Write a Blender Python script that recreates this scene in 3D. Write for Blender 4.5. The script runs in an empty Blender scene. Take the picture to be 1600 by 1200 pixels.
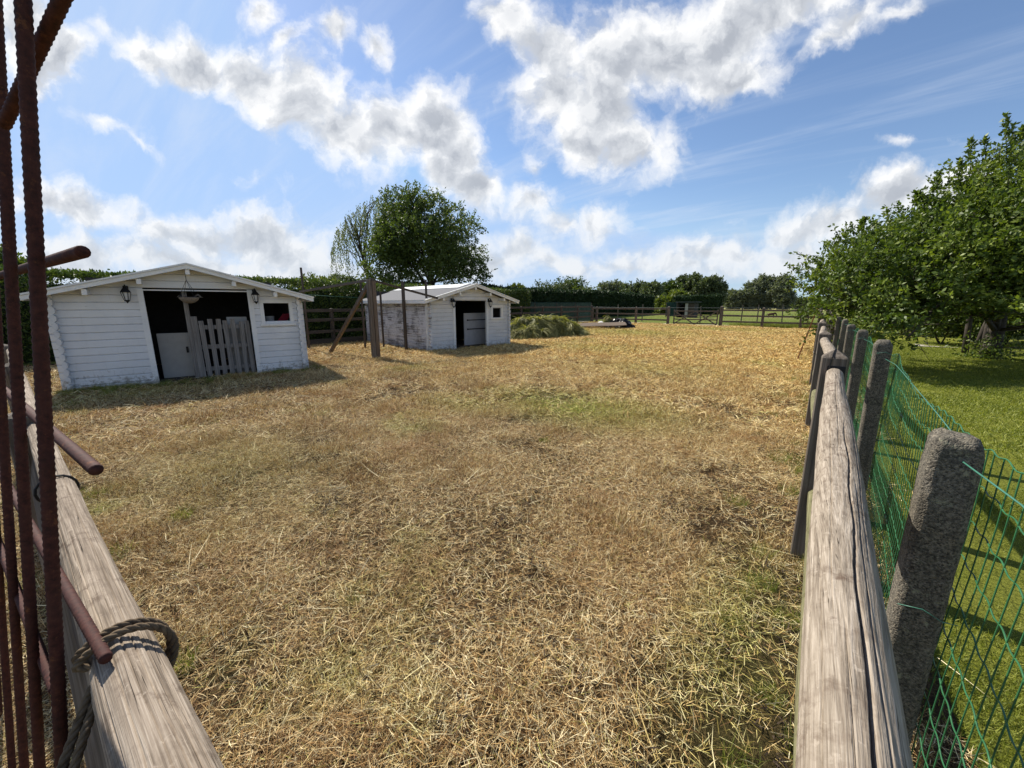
import bpy, bmesh, math, random
import numpy as np
from mathutils import Vector, Matrix
R = math.radians
rng = np.random.default_rng(7)
random.seed(7)
sc = bpy.context.scene
COL = sc.collection

# ------------------------------------------------------------------ camera
FPX, PITCH, YAW, EYE = 610.0, R(11.67), R(37.6), 1.6
cam_d = bpy.data.cameras.new("camera")
cam = bpy.data.objects.new("camera", cam_d); COL.objects.link(cam)
cam.location = (0, 0, EYE); cam.rotation_euler = (R(90) - PITCH, 0, YAW)
cam_d.sensor_width = 36; cam_d.lens = FPX * 36 / 1600
cam_d.clip_start = 0.02; cam_d.clip_end = 5000
sc.camera = cam
_r = np.array([math.cos(YAW), math.sin(YAW), 0])
_f = np.array([-math.sin(YAW) * math.cos(PITCH), math.cos(YAW) * math.cos(PITCH), -math.sin(PITCH)])
_u = np.cross(_r, _f)
def ray(x, y): return _f + _r * (x - 800) / FPX - _u * (y - 600) / FPX
def at(x, y, dist):
    d = ray(x, y); return np.array([0, 0, EYE]) + d * dist / math.hypot(d[0], d[1])
def atX(x, y, X):
    d = ray(x, y); return np.array([0, 0, EYE]) + d * X / d[0]
def atY(x, y, Y):
    d = ray(x, y); return np.array([0, 0, EYE]) + d * Y / d[1]
def gnd(x, y, z=0):
    d = ray(x, y); return np.array([0, 0, EYE]) + d * (z - EYE) / d[2]

# ------------------------------------------------------------------ object helpers
def tag(o, label=None, cat=None, group=None, kind=None):
    if label: o["label"] = label
    if cat: o["category"] = cat
    if group: o["group"] = group
    if kind: o["kind"] = kind
    return o
def empty(name, loc=(0, 0, 0), rz=0):
    o = bpy.data.objects.new(name, None); COL.objects.link(o)
    o.location = loc; o.rotation_euler = (0, 0, rz); o.empty_display_size = .2
    return o
def copy_tree(o, parent=None):
    c = o.copy(); COL.objects.link(c)
    if parent: c.parent = parent
    for ch in list(o.children): copy_tree(ch, c)
    return c
def link_np(name, verts, faces_flat, sizes, mat=None, parent=None, smooth=False, attr=None, hidden=False):
    me = bpy.data.meshes.new(name)
    verts = np.asarray(verts, np.float32).reshape(-1, 3)
    sizes = np.asarray(sizes, np.int32); faces_flat = np.asarray(faces_flat, np.int32)
    me.vertices.add(len(verts)); me.vertices.foreach_set("co", verts.ravel())
    me.loops.add(len(faces_flat)); me.loops.foreach_set("vertex_index", faces_flat)
    me.polygons.add(len(sizes))
    st = np.zeros(len(sizes), np.int32); st[1:] = np.cumsum(sizes)[:-1]
    me.polygons.foreach_set("loop_start", st)
    if smooth: me.polygons.foreach_set("use_smooth", np.ones(len(sizes), bool))
    me.update(calc_edges=True)
    if attr is not None:
        a = me.attributes.new("rnd", "FLOAT", "POINT"); a.data.foreach_set("value", np.asarray(attr, np.float32))
    if mat: me.materials.append(mat)
    o = bpy.data.objects.new(name, me); COL.objects.link(o)
    if parent: o.parent = parent
    return o
class MB:
    def __init__(s): s.v = []; s.f = []
    def add(s, vs, fs):
        b = len(s.v); s.v += [tuple(map(float, p)) for p in vs]; s.f += [tuple(i + b for i in f) for f in fs]; return s
    def box(s, lo, hi, bev=0.0, M=None):
        x0, y0, z0 = lo; x1, y1, z1 = hi
        if bev <= 0:
            vs = [(x, y, z) for x in (x0, x1) for y in (y0, y1) for z in (z0, z1)]
            fs = [(0, 1, 3, 2), (4, 6, 7, 5), (0, 4, 5, 1), (2, 3, 7, 6), (0, 2, 6, 4), (1, 5, 7, 3)]
        else:
            bm = bmesh.new(); bmesh.ops.create_cube(bm, size=1)
            for v in bm.verts: v.co = Vector(((x0 + x1) / 2 + v.co.x * (x1 - x0), (y0 + y1) / 2 + v.co.y * (y1 - y0), (z0 + z1) / 2 + v.co.z * (z1 - z0)))
            bmesh.ops.bevel(bm, geom=bm.edges[:], offset=bev, segments=1, affect='EDGES')
            bm.verts.index_update()
            vs = [v.co.copy() for v in bm.verts]; fs = [[v.index for v in f.verts] for f in bm.faces]; bm.free()
        if M is not None: vs = [M @ Vector(p) for p in vs]
        return s.add(vs, fs)
    def beam(s, a, b, w, h, bev=0.0, up=(0, 0, 1)):
        a = Vector(a); b = Vector(b); d = (b - a); L = d.length; d.normalize()
        up = Vector(up)
        if abs(d.dot(up)) > .98: up = Vector((1, 0, 0))
        x = d.cross(up).normalized(); z = x.cross(d).normalized()
        M = Matrix(((x.x, d.x, z.x, a.x), (x.y, d.y, z.y, a.y), (x.z, d.z, z.z, a.z), (0, 0, 0, 1)))
        return s.box((-w / 2, 0, -h / 2), (w / 2, L, h / 2), bev, M)
    def tube(s, pts, rad, n=8, cap=True):
        pts = [Vector(p) for p in pts]; m = len(pts)
        if not hasattr(rad, '__len__'): rad = [rad] * m
        b = len(s.v); prev = None
        for i, p in enumerate(pts):
            t = (pts[min(i + 1, m - 1)] - pts[max(i - 1, 0)])
            if t.length < 1e-9: t = Vector((0, 0, 1))
            t.normalize()
            if prev is None:
                q = Vector((0, 0, 1)) if abs(t.z) < .9 else Vector((1, 0, 0)); x = t.cross(q).normalized()
            else:
                x = (prev - t * prev.dot(t)).normalized()
            prev = x; y = t.cross(x)
            for k in range(n):
                a = 2 * math.pi * k / n
                c = p + (x * math.cos(a) + y * math.sin(a)) * rad[i]; s.v.append((c.x, c.y, c.z))
        for i in range(m - 1):
            for k in range(n):
                k2 = (k + 1) % n
                s.f.append((b + i * n + k, b + i * n + k2, b + (i + 1) * n + k2, b + (i + 1) * n + k))
        if cap:
            s.f.append(tuple(b + k for k in reversed(range(n)))); s.f.append(tuple(b + (m - 1) * n + k for k in range(n)))
        return s
    def prism(s, poly, d0, d1, M=None):      # poly in x,z ; extruded along y
        n = len(poly)
        vs = [(x, d0, z) for x, z in poly] + [(x, d1, z) for x, z in poly]
        fs = [tuple(range(n)), tuple(range(2 * n - 1, n - 1, -1))] + [(i, i + n, (i + 1) % n + n, (i + 1) % n) for i in range(n)]
        if M is not None: vs = [M @ Vector(p) for p in vs]
        return s.add(vs, fs)
    def build(s, name, mat, parent=None, smooth=False):
        me = bpy.data.meshes.new(name); me.from_pydata(s.v, [], s.f)
        bm = bmesh.new(); bm.from_mesh(me); bmesh.ops.recalc_face_normals(bm, faces=bm.faces); bm.to_mesh(me); bm.free()
        if smooth:
            me.polygons.foreach_set("use_smooth", np.ones(len(me.polygons), bool))
        me.materials.append(mat)
        o = bpy.data.objects.new(name, me); COL.objects.link(o)
        if parent: o.parent = parent
        return o

# cheap value noise for shapes
_perm = rng.random((64, 64, 64)).astype(np.float32)
def vnoise(p):
    p = np.asarray(p, np.float64); i = np.floor(p).astype(int); f = p - i; f = f * f * (3 - 2 * f)
    def g(dx, dy, dz): return _perm[(i[..., 0] + dx) % 64, (i[..., 1] + dy) % 64, (i[..., 2] + dz) % 64]
    x, y, z = f[..., 0], f[..., 1], f[..., 2]
    a = g(0, 0, 0) * (1 - x) + g(1, 0, 0) * x; b = g(0, 1, 0) * (1 - x) + g(1, 1, 0) * x
    c = g(0, 0, 1) * (1 - x) + g(1, 0, 1) * x; d = g(0, 1, 1) * (1 - x) + g(1, 1, 1) * x
    return (a * (1 - y) + b * y) * (1 - z) + (c * (1 - y) + d * y) * z
def fbm(p, o=4):
    p = np.asarray(p, np.float64); s = 0; a = .5
    for k in range(o): s = s + a * vnoise(p * 2 ** k + 17.3 * k); a *= .5
    return s
def gz(x, y):       # gentle unevenness of the paddock turf
    x = np.asarray(x, float); y = np.asarray(y, float)
    p = np.stack([x * .9 + 50, y * .9 + 50, np.zeros_like(x) + 3.3], -1)
    q = np.stack([x * 5 + 50, y * 5 + 50, np.zeros_like(x) + 9.1], -1)
    return (vnoise(p) - .5) * .07 + (fbm(q, 2) - .35) * .060

# ------------------------------------------------------------------ materials
class NT:
    def __init__(s, name):
        s.m = bpy.data.materials.new(name); s.m.use_nodes = True; s.t = s.m.node_tree
        s.t.nodes.clear(); s.out = s.n('ShaderNodeOutputMaterial')
    def n(s, typ, **kw):
        nd = s.t.nodes.new(typ)
        for k, v in kw.items():
            if k.startswith('i_'):
                key = k[2:]; key = int(key) if key.isdigit() else key.replace('_', ' ')
                s.set(nd.inputs[key], v)
            else: setattr(nd, k, v)
        return nd
    def set(s, sock, v):
        if isinstance(v, bpy.types.NodeSocket): s.t.links.new(v, sock)
        elif isinstance(v, bpy.types.Node): s.t.links.new(v.outputs[0], sock)
        else:
            if hasattr(sock.default_value, '__len__') and len(sock.default_value) == 4 and len(v) == 3: v = (*v, 1)
            sock.default_value = v
    def coord(s, kind='Object'):
        return s.n('ShaderNodeTexCoord').outputs[kind]
    def pos(s): return s.n('ShaderNodeNewGeometry').outputs['Position']
    def map(s, v, scale=(1, 1, 1), loc=(0, 0, 0), rot=(0, 0, 0)):
        return s.n('ShaderNodeMapping', i_Vector=v, i_Scale=scale, i_Location=loc, i_Rotation=rot).outputs[0]
    def noise(s, v, scale=5, detail=4, rough=.55, dist=0):
        return s.n('ShaderNodeTexNoise', i_Vector=v, i_Scale=scale, i_Detail=detail, i_Roughness=rough, i_Distortion=dist).outputs[0]
    def math(s, op, a, b=None, c=None, clamp=False):
        nd = s.n('ShaderNodeMath', operation=op, use_clamp=clamp); s.set(nd.inputs[0], a)
        if b is not None: s.set(nd.inputs[1], b)
        if c is not None: s.set(nd.inputs[2], c)
        return nd.outputs[0]
    def range(s, v, a, b, c=0., d=1., smooth=False):
        nd = s.n('ShaderNodeMapRange', interpolation_type='SMOOTHSTEP' if smooth else 'LINEAR')
        s.set(nd.inputs[0], v)
        for i, q in enumerate((a, b, c, d)): s.set(nd.inputs[1 + i], q)
        return nd.outputs[0]
    def mix(s, f, a, b, mode='MIX'):
        nd = s.n('ShaderNodeMix', data_type='RGBA', blend_type=mode)
        s.set(nd.inputs[0], f); s.set(nd.inputs[6], a); s.set(nd.inputs[7], b); return nd.outputs[2]
    def ramp(s, f, stops):
        nd = s.n('ShaderNodeValToRGB'); e = nd.color_ramp.elements
        while len(e) > 1: e.remove(e[0])
        e[0].position = stops[0][0]; e[0].color = (*stops[0][1], 1)
        for p, c in stops[1:]:
            k = e.new(p); k.color = (*c, 1)
        s.set(nd.inputs[0], f); return nd.outputs[0]
    def bump(s, h, strength=.3, dist=.01):
        return s.n('ShaderNodeBump', i_Height=h, i_Strength=strength, i_Distance=dist).outputs[0]
    def attr(s, name): return s.n('ShaderNodeAttribute', attribute_name=name).outputs['Fac']
    def pbr(s, col, rough=.8, bump=None, spec=.3, metal=0., trans=0., tcol=None):
        b = s.n('ShaderNodeBsdfPrincipled'); s.set(b.inputs['Base Color'], col); s.set(b.inputs['Roughness'], rough)
        s.set(b.inputs['Specular IOR Level'], spec); s.set(b.inputs['Metallic'], metal)
        if bump is not None: s.set(b.inputs['Normal'], bump)
        o = b.outputs[0]
        if trans > 0:
            t = s.n('ShaderNodeBsdfTranslucent'); s.set(t.inputs[0], tcol if tcol is not None else col)
            mx = s.n('ShaderNodeMixShader'); mx.inputs[0].default_value = trans
            s.t.links.new(o, mx.inputs[1]); s.t.links.new(t.outputs[0], mx.inputs[2]); o = mx.outputs[0]
        s.t.links.new(o, s.out.inputs[0]); return s.m

def wood(name, axis, dark, mid, light, grain=1.0, bump=.4):
    n = NT(name); c = n.coord()
    sl, sw = 1.6 * grain, 55 * grain
    scale = {'X': (sl, sw, sw), 'Y': (sw, sl, sw), 'Z': (sw, sw, sl)}[axis]
    g = n.noise(n.map(c, scale), 1, 5, .6, .4)
    g2 = n.noise(n.map(c, tuple(q * (3.4 if q > 20 else .7) for q in scale)), 1, 3, .6)
    big = n.noise(c, 3.5, 4, .6)
    col = n.ramp(g, [(.28, dark), (.5, mid), (.72, light)])
    col = n.mix(n.range(big, .35, .75), col, n.mix(.55, col, mid))
    col = n.mix(n.range(g2, .62, .70), col, tuple(q * .35 for q in dark))
    stain = n.range(n.noise(c, 9, 5, .7), .58, .72)
    col = n.mix(n.math('MULTIPLY', stain, .35), col, tuple(q * .8 for q in dark))
    h = n.math('ADD', g, n.math('MULTIPLY', g2, .5))
    return n.pbr(col, .85, n.bump(h, bump, .006), .2)
GREY = ((.05, .04, .032), (.13, .106, .085), (.25, .215, .18))
wood_y = wood('weathered timber y', 'Y', *GREY)
wood_x = wood('weathered timber x', 'X', *GREY)
wood_z = wood('weathered timber z', 'Z', *GREY)
DARKW = ((.03, .024, .019), (.075, .06, .048), (.14, .118, .096))
dwood_x = wood('dark timber x', 'X', *DARKW); dwood_y = wood('dark timber y', 'Y', *DARKW); dwood_z = wood('dark timber z', 'Z', *DARKW)
BRN = ((.06, .043, .03), (.14, .105, .078), (.25, .20, .155))
bwood_z = wood('brown timber z', 'Z', *BRN)
PALE = ((.26, .23, .19), (.44, .40, .34), (.62, .58, .51))

def rail_mat(name, axis, dark, mid, light, knots=()):     # sun bleached half round rail: lichen specks and fine checks
    n = NT(name); c = n.coord()
    scale = {'X': (4, 110, 110), 'Y': (110, 4, 110)}[axis]
    g = n.noise(n.map(c, scale), 1, 6, .65, .6)
    g2 = n.noise(n.map(c, tuple(q * (2.6 if q > 20 else .42) for q in scale)), 1, 3, .55); g3 = n.noise(n.map(c, tuple(q * (4.5 if q > 20 else .6) for q in scale)), 1, 3, .6)
    col = n.ramp(n.math('ADD', n.math('MULTIPLY', g, .6), n.math('MULTIPLY', g3, .4)), [(.32, dark), (.48, mid), (.64, light)])
    bl = n.noise(c, 26, 5, .7); b2 = n.noise(c, 7, 4, .6)
    col = n.mix(n.math('MULTIPLY', n.range(bl, .5, .66), n.range(b2, .4, .6, 0., .75)), col, (dark[0] * .8, dark[1] * .62, dark[2] * .55))
    col = n.mix(n.math('MULTIPLY', n.range(n.noise(c, 70, 3, .6), .63, .7), .5), col, light)
    col = n.mix(n.range(g2, .64, .69), col, (dark[0] * .3, dark[1] * .28, dark[2] * .26))
    h = n.math('ADD', n.math('ADD', g, g3), n.math('MULTIPLY', g2, .6))
    for (kx, ky, kz, ks) in knots:
        mp = n.n('ShaderNodeMapping', vector_type='TEXTURE', i_Vector=c, i_Location=(kx, ky, kz), i_Scale=(ks * .55, ks, ks) if axis == 'Y' else (ks, ks * .55, ks)).outputs[0]
        ln = n.n('ShaderNodeVectorMath', operation='LENGTH'); n.set(ln.inputs[0], mp); d_ = n.math('ADD', ln.outputs['Value'], n.math('MULTIPLY', n.noise(c, 60, 3), .5))
        ring = n.math('MULTIPLY_ADD', n.math('SINE', n.math('MULTIPLY', d_, 16)), .35, .5)
        col = n.mix(n.math('MULTIPLY', n.range(d_, 1.5, .9), ring), col, (dark[0] * .6, dark[1] * .5, dark[2] * .45))
        col = n.mix(n.range(d_, .62, .45), col, (dark[0] * .4, dark[1] * .33, dark[2] * .3))
    return n.pbr(col, .85, n.bump(h, .6, .003), .2)
rail_y = rail_mat('bleached rail y', 'Y', (.10, .076, .056), (.25, .205, .158), (.43, .365, .295), [(.012, -1.45, 1.185, .013), (-.02, -.7, 1.235, .012)])
rail_x = rail_mat('bleached rail x', 'X', (.085, .063, .046), (.25, .198, .15), (.45, .375, .30), [(2.35, .03, .965, .020), (1.75, -.01, .965, .017), (2.62, -.03, .965, .016)])
greenrail = rail_mat('algae rail', 'Y', (.06, .058, .028), (.15, .14, .07), (.25, .235, .13))

def paint(name, peel, base=(.74, .75, .76), dirty=.5):
    n = NT(name); c = n.coord()
    g = n.noise(n.map(c, (3, 3, 70)), 1, 4, .6, .3)
    big = n.noise(c, 2.2, 5, .65); fine = n.noise(n.map(c, (10, 10, 45)), 1, 6, .75, .2)
    col = n.mix(n.range(big, .3, .75), base, tuple(q * .84 for q in base))
    col = n.mix(n.range(g, .55, .75, 0., .35), col, (.5, .5, .48))
    spots = n.range(n.noise(n.map(c, (14, 14, 30)), 1, 5, .8), .66, .7)
    col = n.mix(n.math('MULTIPLY', spots, dirty), col, (.22, .2, .17))
    zz = n.n('ShaderNodeSeparateXYZ', i_0=c).outputs[2]
    mud = n.range(n.math('SUBTRACT', n.noise(c, 11, 6, .75), n.math('MULTIPLY', zz, .55)), .40, .52)
    col = n.mix(n.math('MULTIPLY', mud, .7), col, (.20, .17, .12))
    run = n.range(n.noise(n.map(c, (26, 26, 1.3)), 1, 5, .7), .58, .74); col = n.mix(n.math('MULTIPLY', run, .22), col, (.30, .31, .25))
    if peel:
        strip = n.noise(n.map(c, (2.2, 1.3, 34), (3, 1, 2)), 1, 6, .74, .3)
        pm = n.range(n.math('ADD', strip, n.math('MULTIPLY', n.math('SUBTRACT', big, .5), .5)), peel, peel + .05)
        col = n.mix(pm, col, n.ramp(fine, [(.3, (.09, .088, .09)), (.7, (.26, .25, .25))]))
    return n.pbr(col, .6, n.bump(n.math('ADD', g, fine), .35, .004), .35)
white_paint = paint('white painted boards', .69)
trim_paint = paint('white painted trim', 0, (.8, .8, .78), .3)
worn_paint = paint('thin white paint on boards', .64, (.66, .67, .68), .6)
peel_paint = paint('peeling white paint', .515, (.66, .67, .70), .5)

def simple(name, col, rough=.7, var=.25, scale=12, bump=.2, metal=0, spec=.3):
    n = NT(name); c = n.coord(); f = n.noise(c, scale, 5, .65)
    return n.pbr(n.ramp(f, [(.25, tuple(q * (1 - var) for q in col)), (.75, tuple(min(1, q * (1 + var)) for q in col))]), rough, n.bump(f, bump, .01), spec, metal)
felt = simple('grey roofing felt', (.13, .13, .14), .9, .25, 60, .3)
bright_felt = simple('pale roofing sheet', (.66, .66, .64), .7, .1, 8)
black_metal = simple('black painted metal', (.012, .012, .013), .45, .3, 20, .1)
dark_inside = simple('dark boards and indoor shade', (.05, .045, .04), .9)  # dark timber; on the shed lining the colour stands in for shade
bark = simple('tree bark', (.055, .045, .036), .95, .5, 9, .8)
bark_pale = simple('pale birch bark', (.35, .33, .31), .9, .5, 7, .5)
board_white = simple('scuffed white board', (.38, .365, .335), .6, .12, 5)
panel_grey = simple('grey white door panel', (.42, .42, .43), .6, .12, 5)
pallet_wood = wood('grey unpainted slats', 'Z', (.09, .08, .075), (.2, .185, .17), (.33, .31, .29))
red_cloth = simple('red cloth', (.35, .03, .05), .9)
bucket_mat = simple('grey plastic', (.3, .3, .3), .5)
basket_mat = simple('woven coir liner', (.22, .19, .16), .95, .5, 50, .6)
pale_track_m = simple('pale gravel track', (.48, .43, .34), .95, .2, 30, .3)
green_net = simple('dark green windbreak netting', (.02, .05, .042), .9, .5, 3)
tarp = simple('black plastic sheet', (.015, .014, .014), .35, .4, 10, .4)
sack = simple('white sack', (.7, .68, .64), .8)
conc_path = simple('grey paving', (.4, .36, .32), .9)
def glass_mat():
    n = NT('lantern glass'); return n.pbr((.55, .57, .58), .15, None, .6)
lamp_glass = glass_mat()
def rust_mat():
    n = NT('rusty reinforcing steel'); c = n.coord(); a = n.noise(c, 90, 4, .7); b = n.noise(c, 14, 5, .7)
    col = n.ramp(a, [(.3, (.022, .006, .005)), (.55, (.06, .016, .012)), (.75, (.09, .03, .018))])
    col = n.mix(n.range(b, .45, .7, 0., .6), col, (.055, .02, .016))
    col = n.mix(n.range(n.noise(c, 33, 6, .8), .58, .68, 0, .7), col, (.17, .06, .022))
    return n.pbr(col, .8, n.bump(a, .4, .003), .3)
rust = rust_mat()
rust_light = simple('orange rust', (.16, .055, .025), .9, .5, 20)
def concrete_mat():
    n = NT('exposed aggregate concrete'); c = n.coord()
    v = n.n('ShaderNodeTexVoronoi', i_Vector=c, i_Scale=260).outputs; a = n.noise(c, 120, 4, .7); b = n.noise(c, 12, 5, .65)
    col = n.ramp(a, [(.28, (.03, .027, .022)), (.5, (.11, .098, .08)), (.72, (.27, .24, .19))])
    sep = n.n('ShaderNodeSeparateColor'); n.set(sep.inputs[0], v['Color'])
    col = n.mix(n.range(sep.outputs[0], .6, .95, 0., .7), col, (.24, .205, .155))
    col = n.mix(n.range(sep.outputs[1], .8, .9, 0., .7), col, (.03, .027, .024))
    col = n.mix(n.range(b, .5, .72, 0., .5), col, (.05, .048, .036))
    h = n.math('ADD', n.math('MULTIPLY', v['Distance'], -1.2), a)
    lic = n.range(n.noise(c, 23, 6, .75), .60, .66); col = n.mix(n.math('MULTIPLY', lic, .75), col, (.30, .29, .20))
    stn = n.range(n.noise(n.map(c, (30, 30, 4)), 1, 4, .6), .56, .7); col = n.mix(n.math('MULTIPLY', stn, .6), col, (.035, .033, .028))
    return n.pbr(col, .95, n.bump(h, .6, .003), .2)
concrete = concrete_mat()
def rope_mat():
    n = NT('old hemp rope'); c = n.coord(); a = n.noise(c, 60, 5, .7)
    return n.pbr(n.ramp(a, [(.3, (.07, .048, .030)), (.7, (.19, .14, .09))]), .95, n.bump(n.noise(c, 260, 2, .6), .6, .002), .2)
rope_m = rope_mat()
wire_green = simple('green plastic coated wire', (.028, .125, .05), .4, .35, 40, .05, 0, .5)
wire_teal = simple('turquoise tension wire', (.05, .17, .12), .4, .2, 30, .05, 0, .5)
wire_grey = simple('galvanised wire', (.3, .31, .32), .4, .2, 30, .05, .6)

def leaf_mat(name, dark, mid, light, trans=.3, rough=.5, ps=.6):
    n = NT(name); r = n.attr('rnd'); p = n.pos()
    big = n.noise(p, ps, 3, .6)
    f = n.math('ADD', n.math('MULTIPLY', r, .65), n.math('MULTIPLY', big, .45))
    col = n.ramp(f, [(.15, dark), (.5, mid), (.85, light)])
    tc = n.mix(1.0, col, (1.5, 1.6, .55), 'MULTIPLY')
    return n.pbr(col, rough, None, .3, 0, trans, tc)
leaf_right = leaf_mat('fresh orchard leaves', (.022, .04, .008), (.075, .116, .019), (.225, .272, .05), .27)
leaf_big = leaf_mat('dark tree leaves', (.03, .048, .016), (.07, .10, .03), (.13, .165, .05), .3)
leaf_birch = leaf_mat('birch leaves', (.06, .075, .045), (.11, .125, .07), (.17, .185, .10), .3)
leaf_hedge = leaf_mat('clipped hedge leaves', (.026, .046, .012), (.06, .095, .022), (.16, .195, .045), .22)
leaf_conifer = leaf_mat('conifer hedge foliage', (.012, .028, .012), (.025, .048, .018), (.05, .08, .03), .1, .6, .3)
leaf_far = leaf_mat('hazed dark foliage', (.045, .062, .032), (.085, .11, .052), (.14, .165, .08), .2, .6, .12)  # lighter and greyer, aerial haze put into the leaf colour
leaf_grey = leaf_mat('hazed grey green foliage', (.085, .10, .068), (.14, .16, .105), (.21, .23, .155), .2, .6, .12)  # distance haze mixed into this leaf colour as well
leaf_lime = leaf_mat('yellow green foliage', (.05, .07, .015), (.11, .14, .03), (.2, .22, .05), .25)
leaf_yellow = leaf_mat('yellow flowering foliage', (.14, .15, .02), (.32, .30, .04), (.5, .45, .08), .3)
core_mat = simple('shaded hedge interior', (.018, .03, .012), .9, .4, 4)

# ------------------------------------------------------------------ world: Nishita sky plus procedural cumulus
SUN_EL, SUN_AZ = R(45.5), R(80 + 2)     # azimuth measured counter-clockwise from +Y
def build_world():
    w = bpy.data.worlds.new("World"); sc.world = w; w.use_nodes = True
    n = NT.__new__(NT); n.t = w.node_tree; n.t.nodes.clear()
    out = n.n('ShaderNodeOutputWorld'); bg = n.n('ShaderNodeBackground')
    sky = n.n('ShaderNodeTexSky', sky_type='NISHITA'); sky.sun_disc = False
    sky.sun_elevation = SUN_EL; sky.sun_rotation = -SUN_AZ; sky.altitude = 30; sky.air_density = 1.0; sky.dust_density = .35; sky.ozone_density = 2.2
    d = n.n('ShaderNodeTexCoord').outputs['Generated']
    def dot(v): 
        nd = n.n('ShaderNodeVectorMath', operation='DOT_PRODUCT'); n.set(nd.inputs[0], d); nd.inputs[1].default_value = v; return nd.outputs['Value']
    f0 = (-math.sin(YAW), math.cos(YAW), 0)
    den = n.math('MAXIMUM', n.math('ABSOLUTE', dot(f0)), .05)
    s = n.math('DIVIDE', dot(tuple(_r)), den); t = n.math('DIVIDE', dot((0, 0, 1)), den)
    cmb = n.n('ShaderNodeCombineXYZ', i_X=s, i_Y=t).outputs[0]
    def st(px, py):
        v = ray(px, py); k = v[0] * f0[0] + v[1] * f0[1]
        return float(v @ _r / k), float(v[2] / k)
    # fractal noise in a plane-projected space keeps the billows in perspective
    warp = n.n('ShaderNodeTexNoise', i_Vector=cmb, i_Scale=4.2, i_Detail=6, i_Roughness=.62)
    wv = n.n('ShaderNodeVectorMath', operation='SUBTRACT'); n.set(wv.inputs[0], warp.outputs['Color']); wv.inputs[1].default_value = (.5, .5, .5)
    ws = n.n('ShaderNodeVectorMath', operation='SCALE'); n.set(ws.inputs[0], wv.outputs[0]); ws.inputs['Scale'].default_value = .15
    wa = n.n('ShaderNodeVectorMath', operation='ADD'); n.set(wa.inputs[0], cmb); n.set(wa.inputs[1], ws.outputs[0]); wp = wa.outputs[0]
    BL = [(225,80,55,24,15),(310,95,72,38,20),(400,125,82,48,20),(480,150,82,62,20),(545,205,78,62,25),(605,205,72,60,20),(680,205,62,62,10),(700,250,62,55,40),(745,300,42,38,40),
          (530,42,30,26,-30),(595,65,26,24,45),(405,10,26,22,0),(447,55,32,15,-30),(150,42,32,18,30),(110,75,45,40,45),(40,60,60,80,0),
          (390,287,24,10,8),(160,195,34,9,8),(215,215,22,6,25),
          (130,322,88,27,8),(60,310,70,26,0),(300,368,85,26,5),(395,368,112,33,2),(450,390,90,30,10),(270,408,260,24,0),(130,395,150,30,0),(520,425,130,20,0),
          (835,318,42,28,20),(885,352,60,27,22),(925,352,36,25,0),(800,388,60,26,0),(860,400,60,20,0),(960,412,210,20,0),(760,405,60,30,0),
          (795,25,52,50,40),(860,75,64,58,0),(870,145,70,62,40),(935,165,82,80,0),(985,225,70,58,5),(960,85,112,68,-20),(1060,80,112,68,-25),(1130,55,112,62,-30),(1205,25,112,46,-25),(1150,115,62,35,0),(900,215,50,45,30),
          (1285,75,52,17,-35),(1340,38,62,20,-40),(1405,26,40,11,-15),(1410,218,16,5,-20),
          (1310,350,92,28,-12),(1400,312,84,34,-25),(1465,285,62,26,-20),(1140,392,118,24,-5),(1210,368,62,18,-5),(1060,418,130,18,0),(1240,400,70,24,0),(1500,300,90,40,0),
          (840,262,10,16,30),(1650,330,90,60,0)]
    D = None
    for (px, py, a, b, ang) in BL:
        a *= 1.12; b *= 1.14
        c = st(px, py); e = st(px + a * math.cos(R(ang)), py + a * math.sin(R(ang))); g = st(px - b * math.sin(R(ang)), py + b * math.cos(R(ang)))
        A = math.hypot(e[0] - c[0], e[1] - c[1]); B = math.hypot(g[0] - c[0], g[1] - c[1]); th = math.atan2(e[1] - c[1], e[0] - c[0])
        mp = n.n('ShaderNodeMapping', vector_type='TEXTURE', i_Vector=wp, i_Location=(c[0], c[1], 0), i_Rotation=(0, 0, th), i_Scale=(A, B, 1)).outputs[0]
        ln = n.n('ShaderNodeVectorMath', operation='LENGTH'); n.set(ln.inputs[0], mp)
        kk = min(1, max(.22, min(a, b) / 42)); L = n.math('MULTIPLY_ADD', ln.outputs['Value'], kk, 1 - kk)
        D = L if D is None else n.math('SMOOTH_MIN', D, L, .18)
    D = n.math('SUBTRACT', 1.0, D)
    D = n.math('MAXIMUM', D, -1.5)
    fb = n.n('ShaderNodeTexNoise', i_Vector=wp, i_Scale=8.0, i_Detail=9, i_Roughness=.57, i_Distortion=.15).outputs[0]
    q = n.n('ShaderNodeVectorMath', operation='ADD'); n.set(q.inputs[0], wp); q.inputs[1].default_value = (-.018, .030, 0)
    fb2 = n.n('ShaderNodeTexNoise', i_Vector=q.outputs[0], i_Scale=8.0, i_Detail=5, i_Roughness=.5, i_Distortion=.15).outputs[0]
    body = n.math('ADD', n.math('MULTIPLY', D, .85), n.math('MULTIPLY', n.math('SUBTRACT', fb, .5), 2.0))
    dens = n.range(body, -.24, .46, 0, 1, True)
    # light: edges thin and white, middles grey; relief from the noise slope toward the sun
    thick = n.range(n.math('ADD', D, n.math('MULTIPLY', n.math('SUBTRACT', fb, .5), 1.5)), .05, 1.0, 0, 1, True)
    rel = n.range(n.math('SUBTRACT', fb, fb2), -.10, .10, -.5, .5)
    lit = n.math('SUBTRACT', n.math('ADD', 1.0, n.math('MULTIPLY', rel, .55)), n.math('MULTIPLY', thick, .43), None, True)
    ccol = n.ramp(lit, [(0., (.30, .325, .37)), (.4, (.42, .445, .49)), (.75, (.64, .66, .69)), (1., (.87, .87, .87))])
    ccol = n.mix(n.range(t, .02, .34, .42, 0, True), ccol, (.50, .57, .66))
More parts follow.
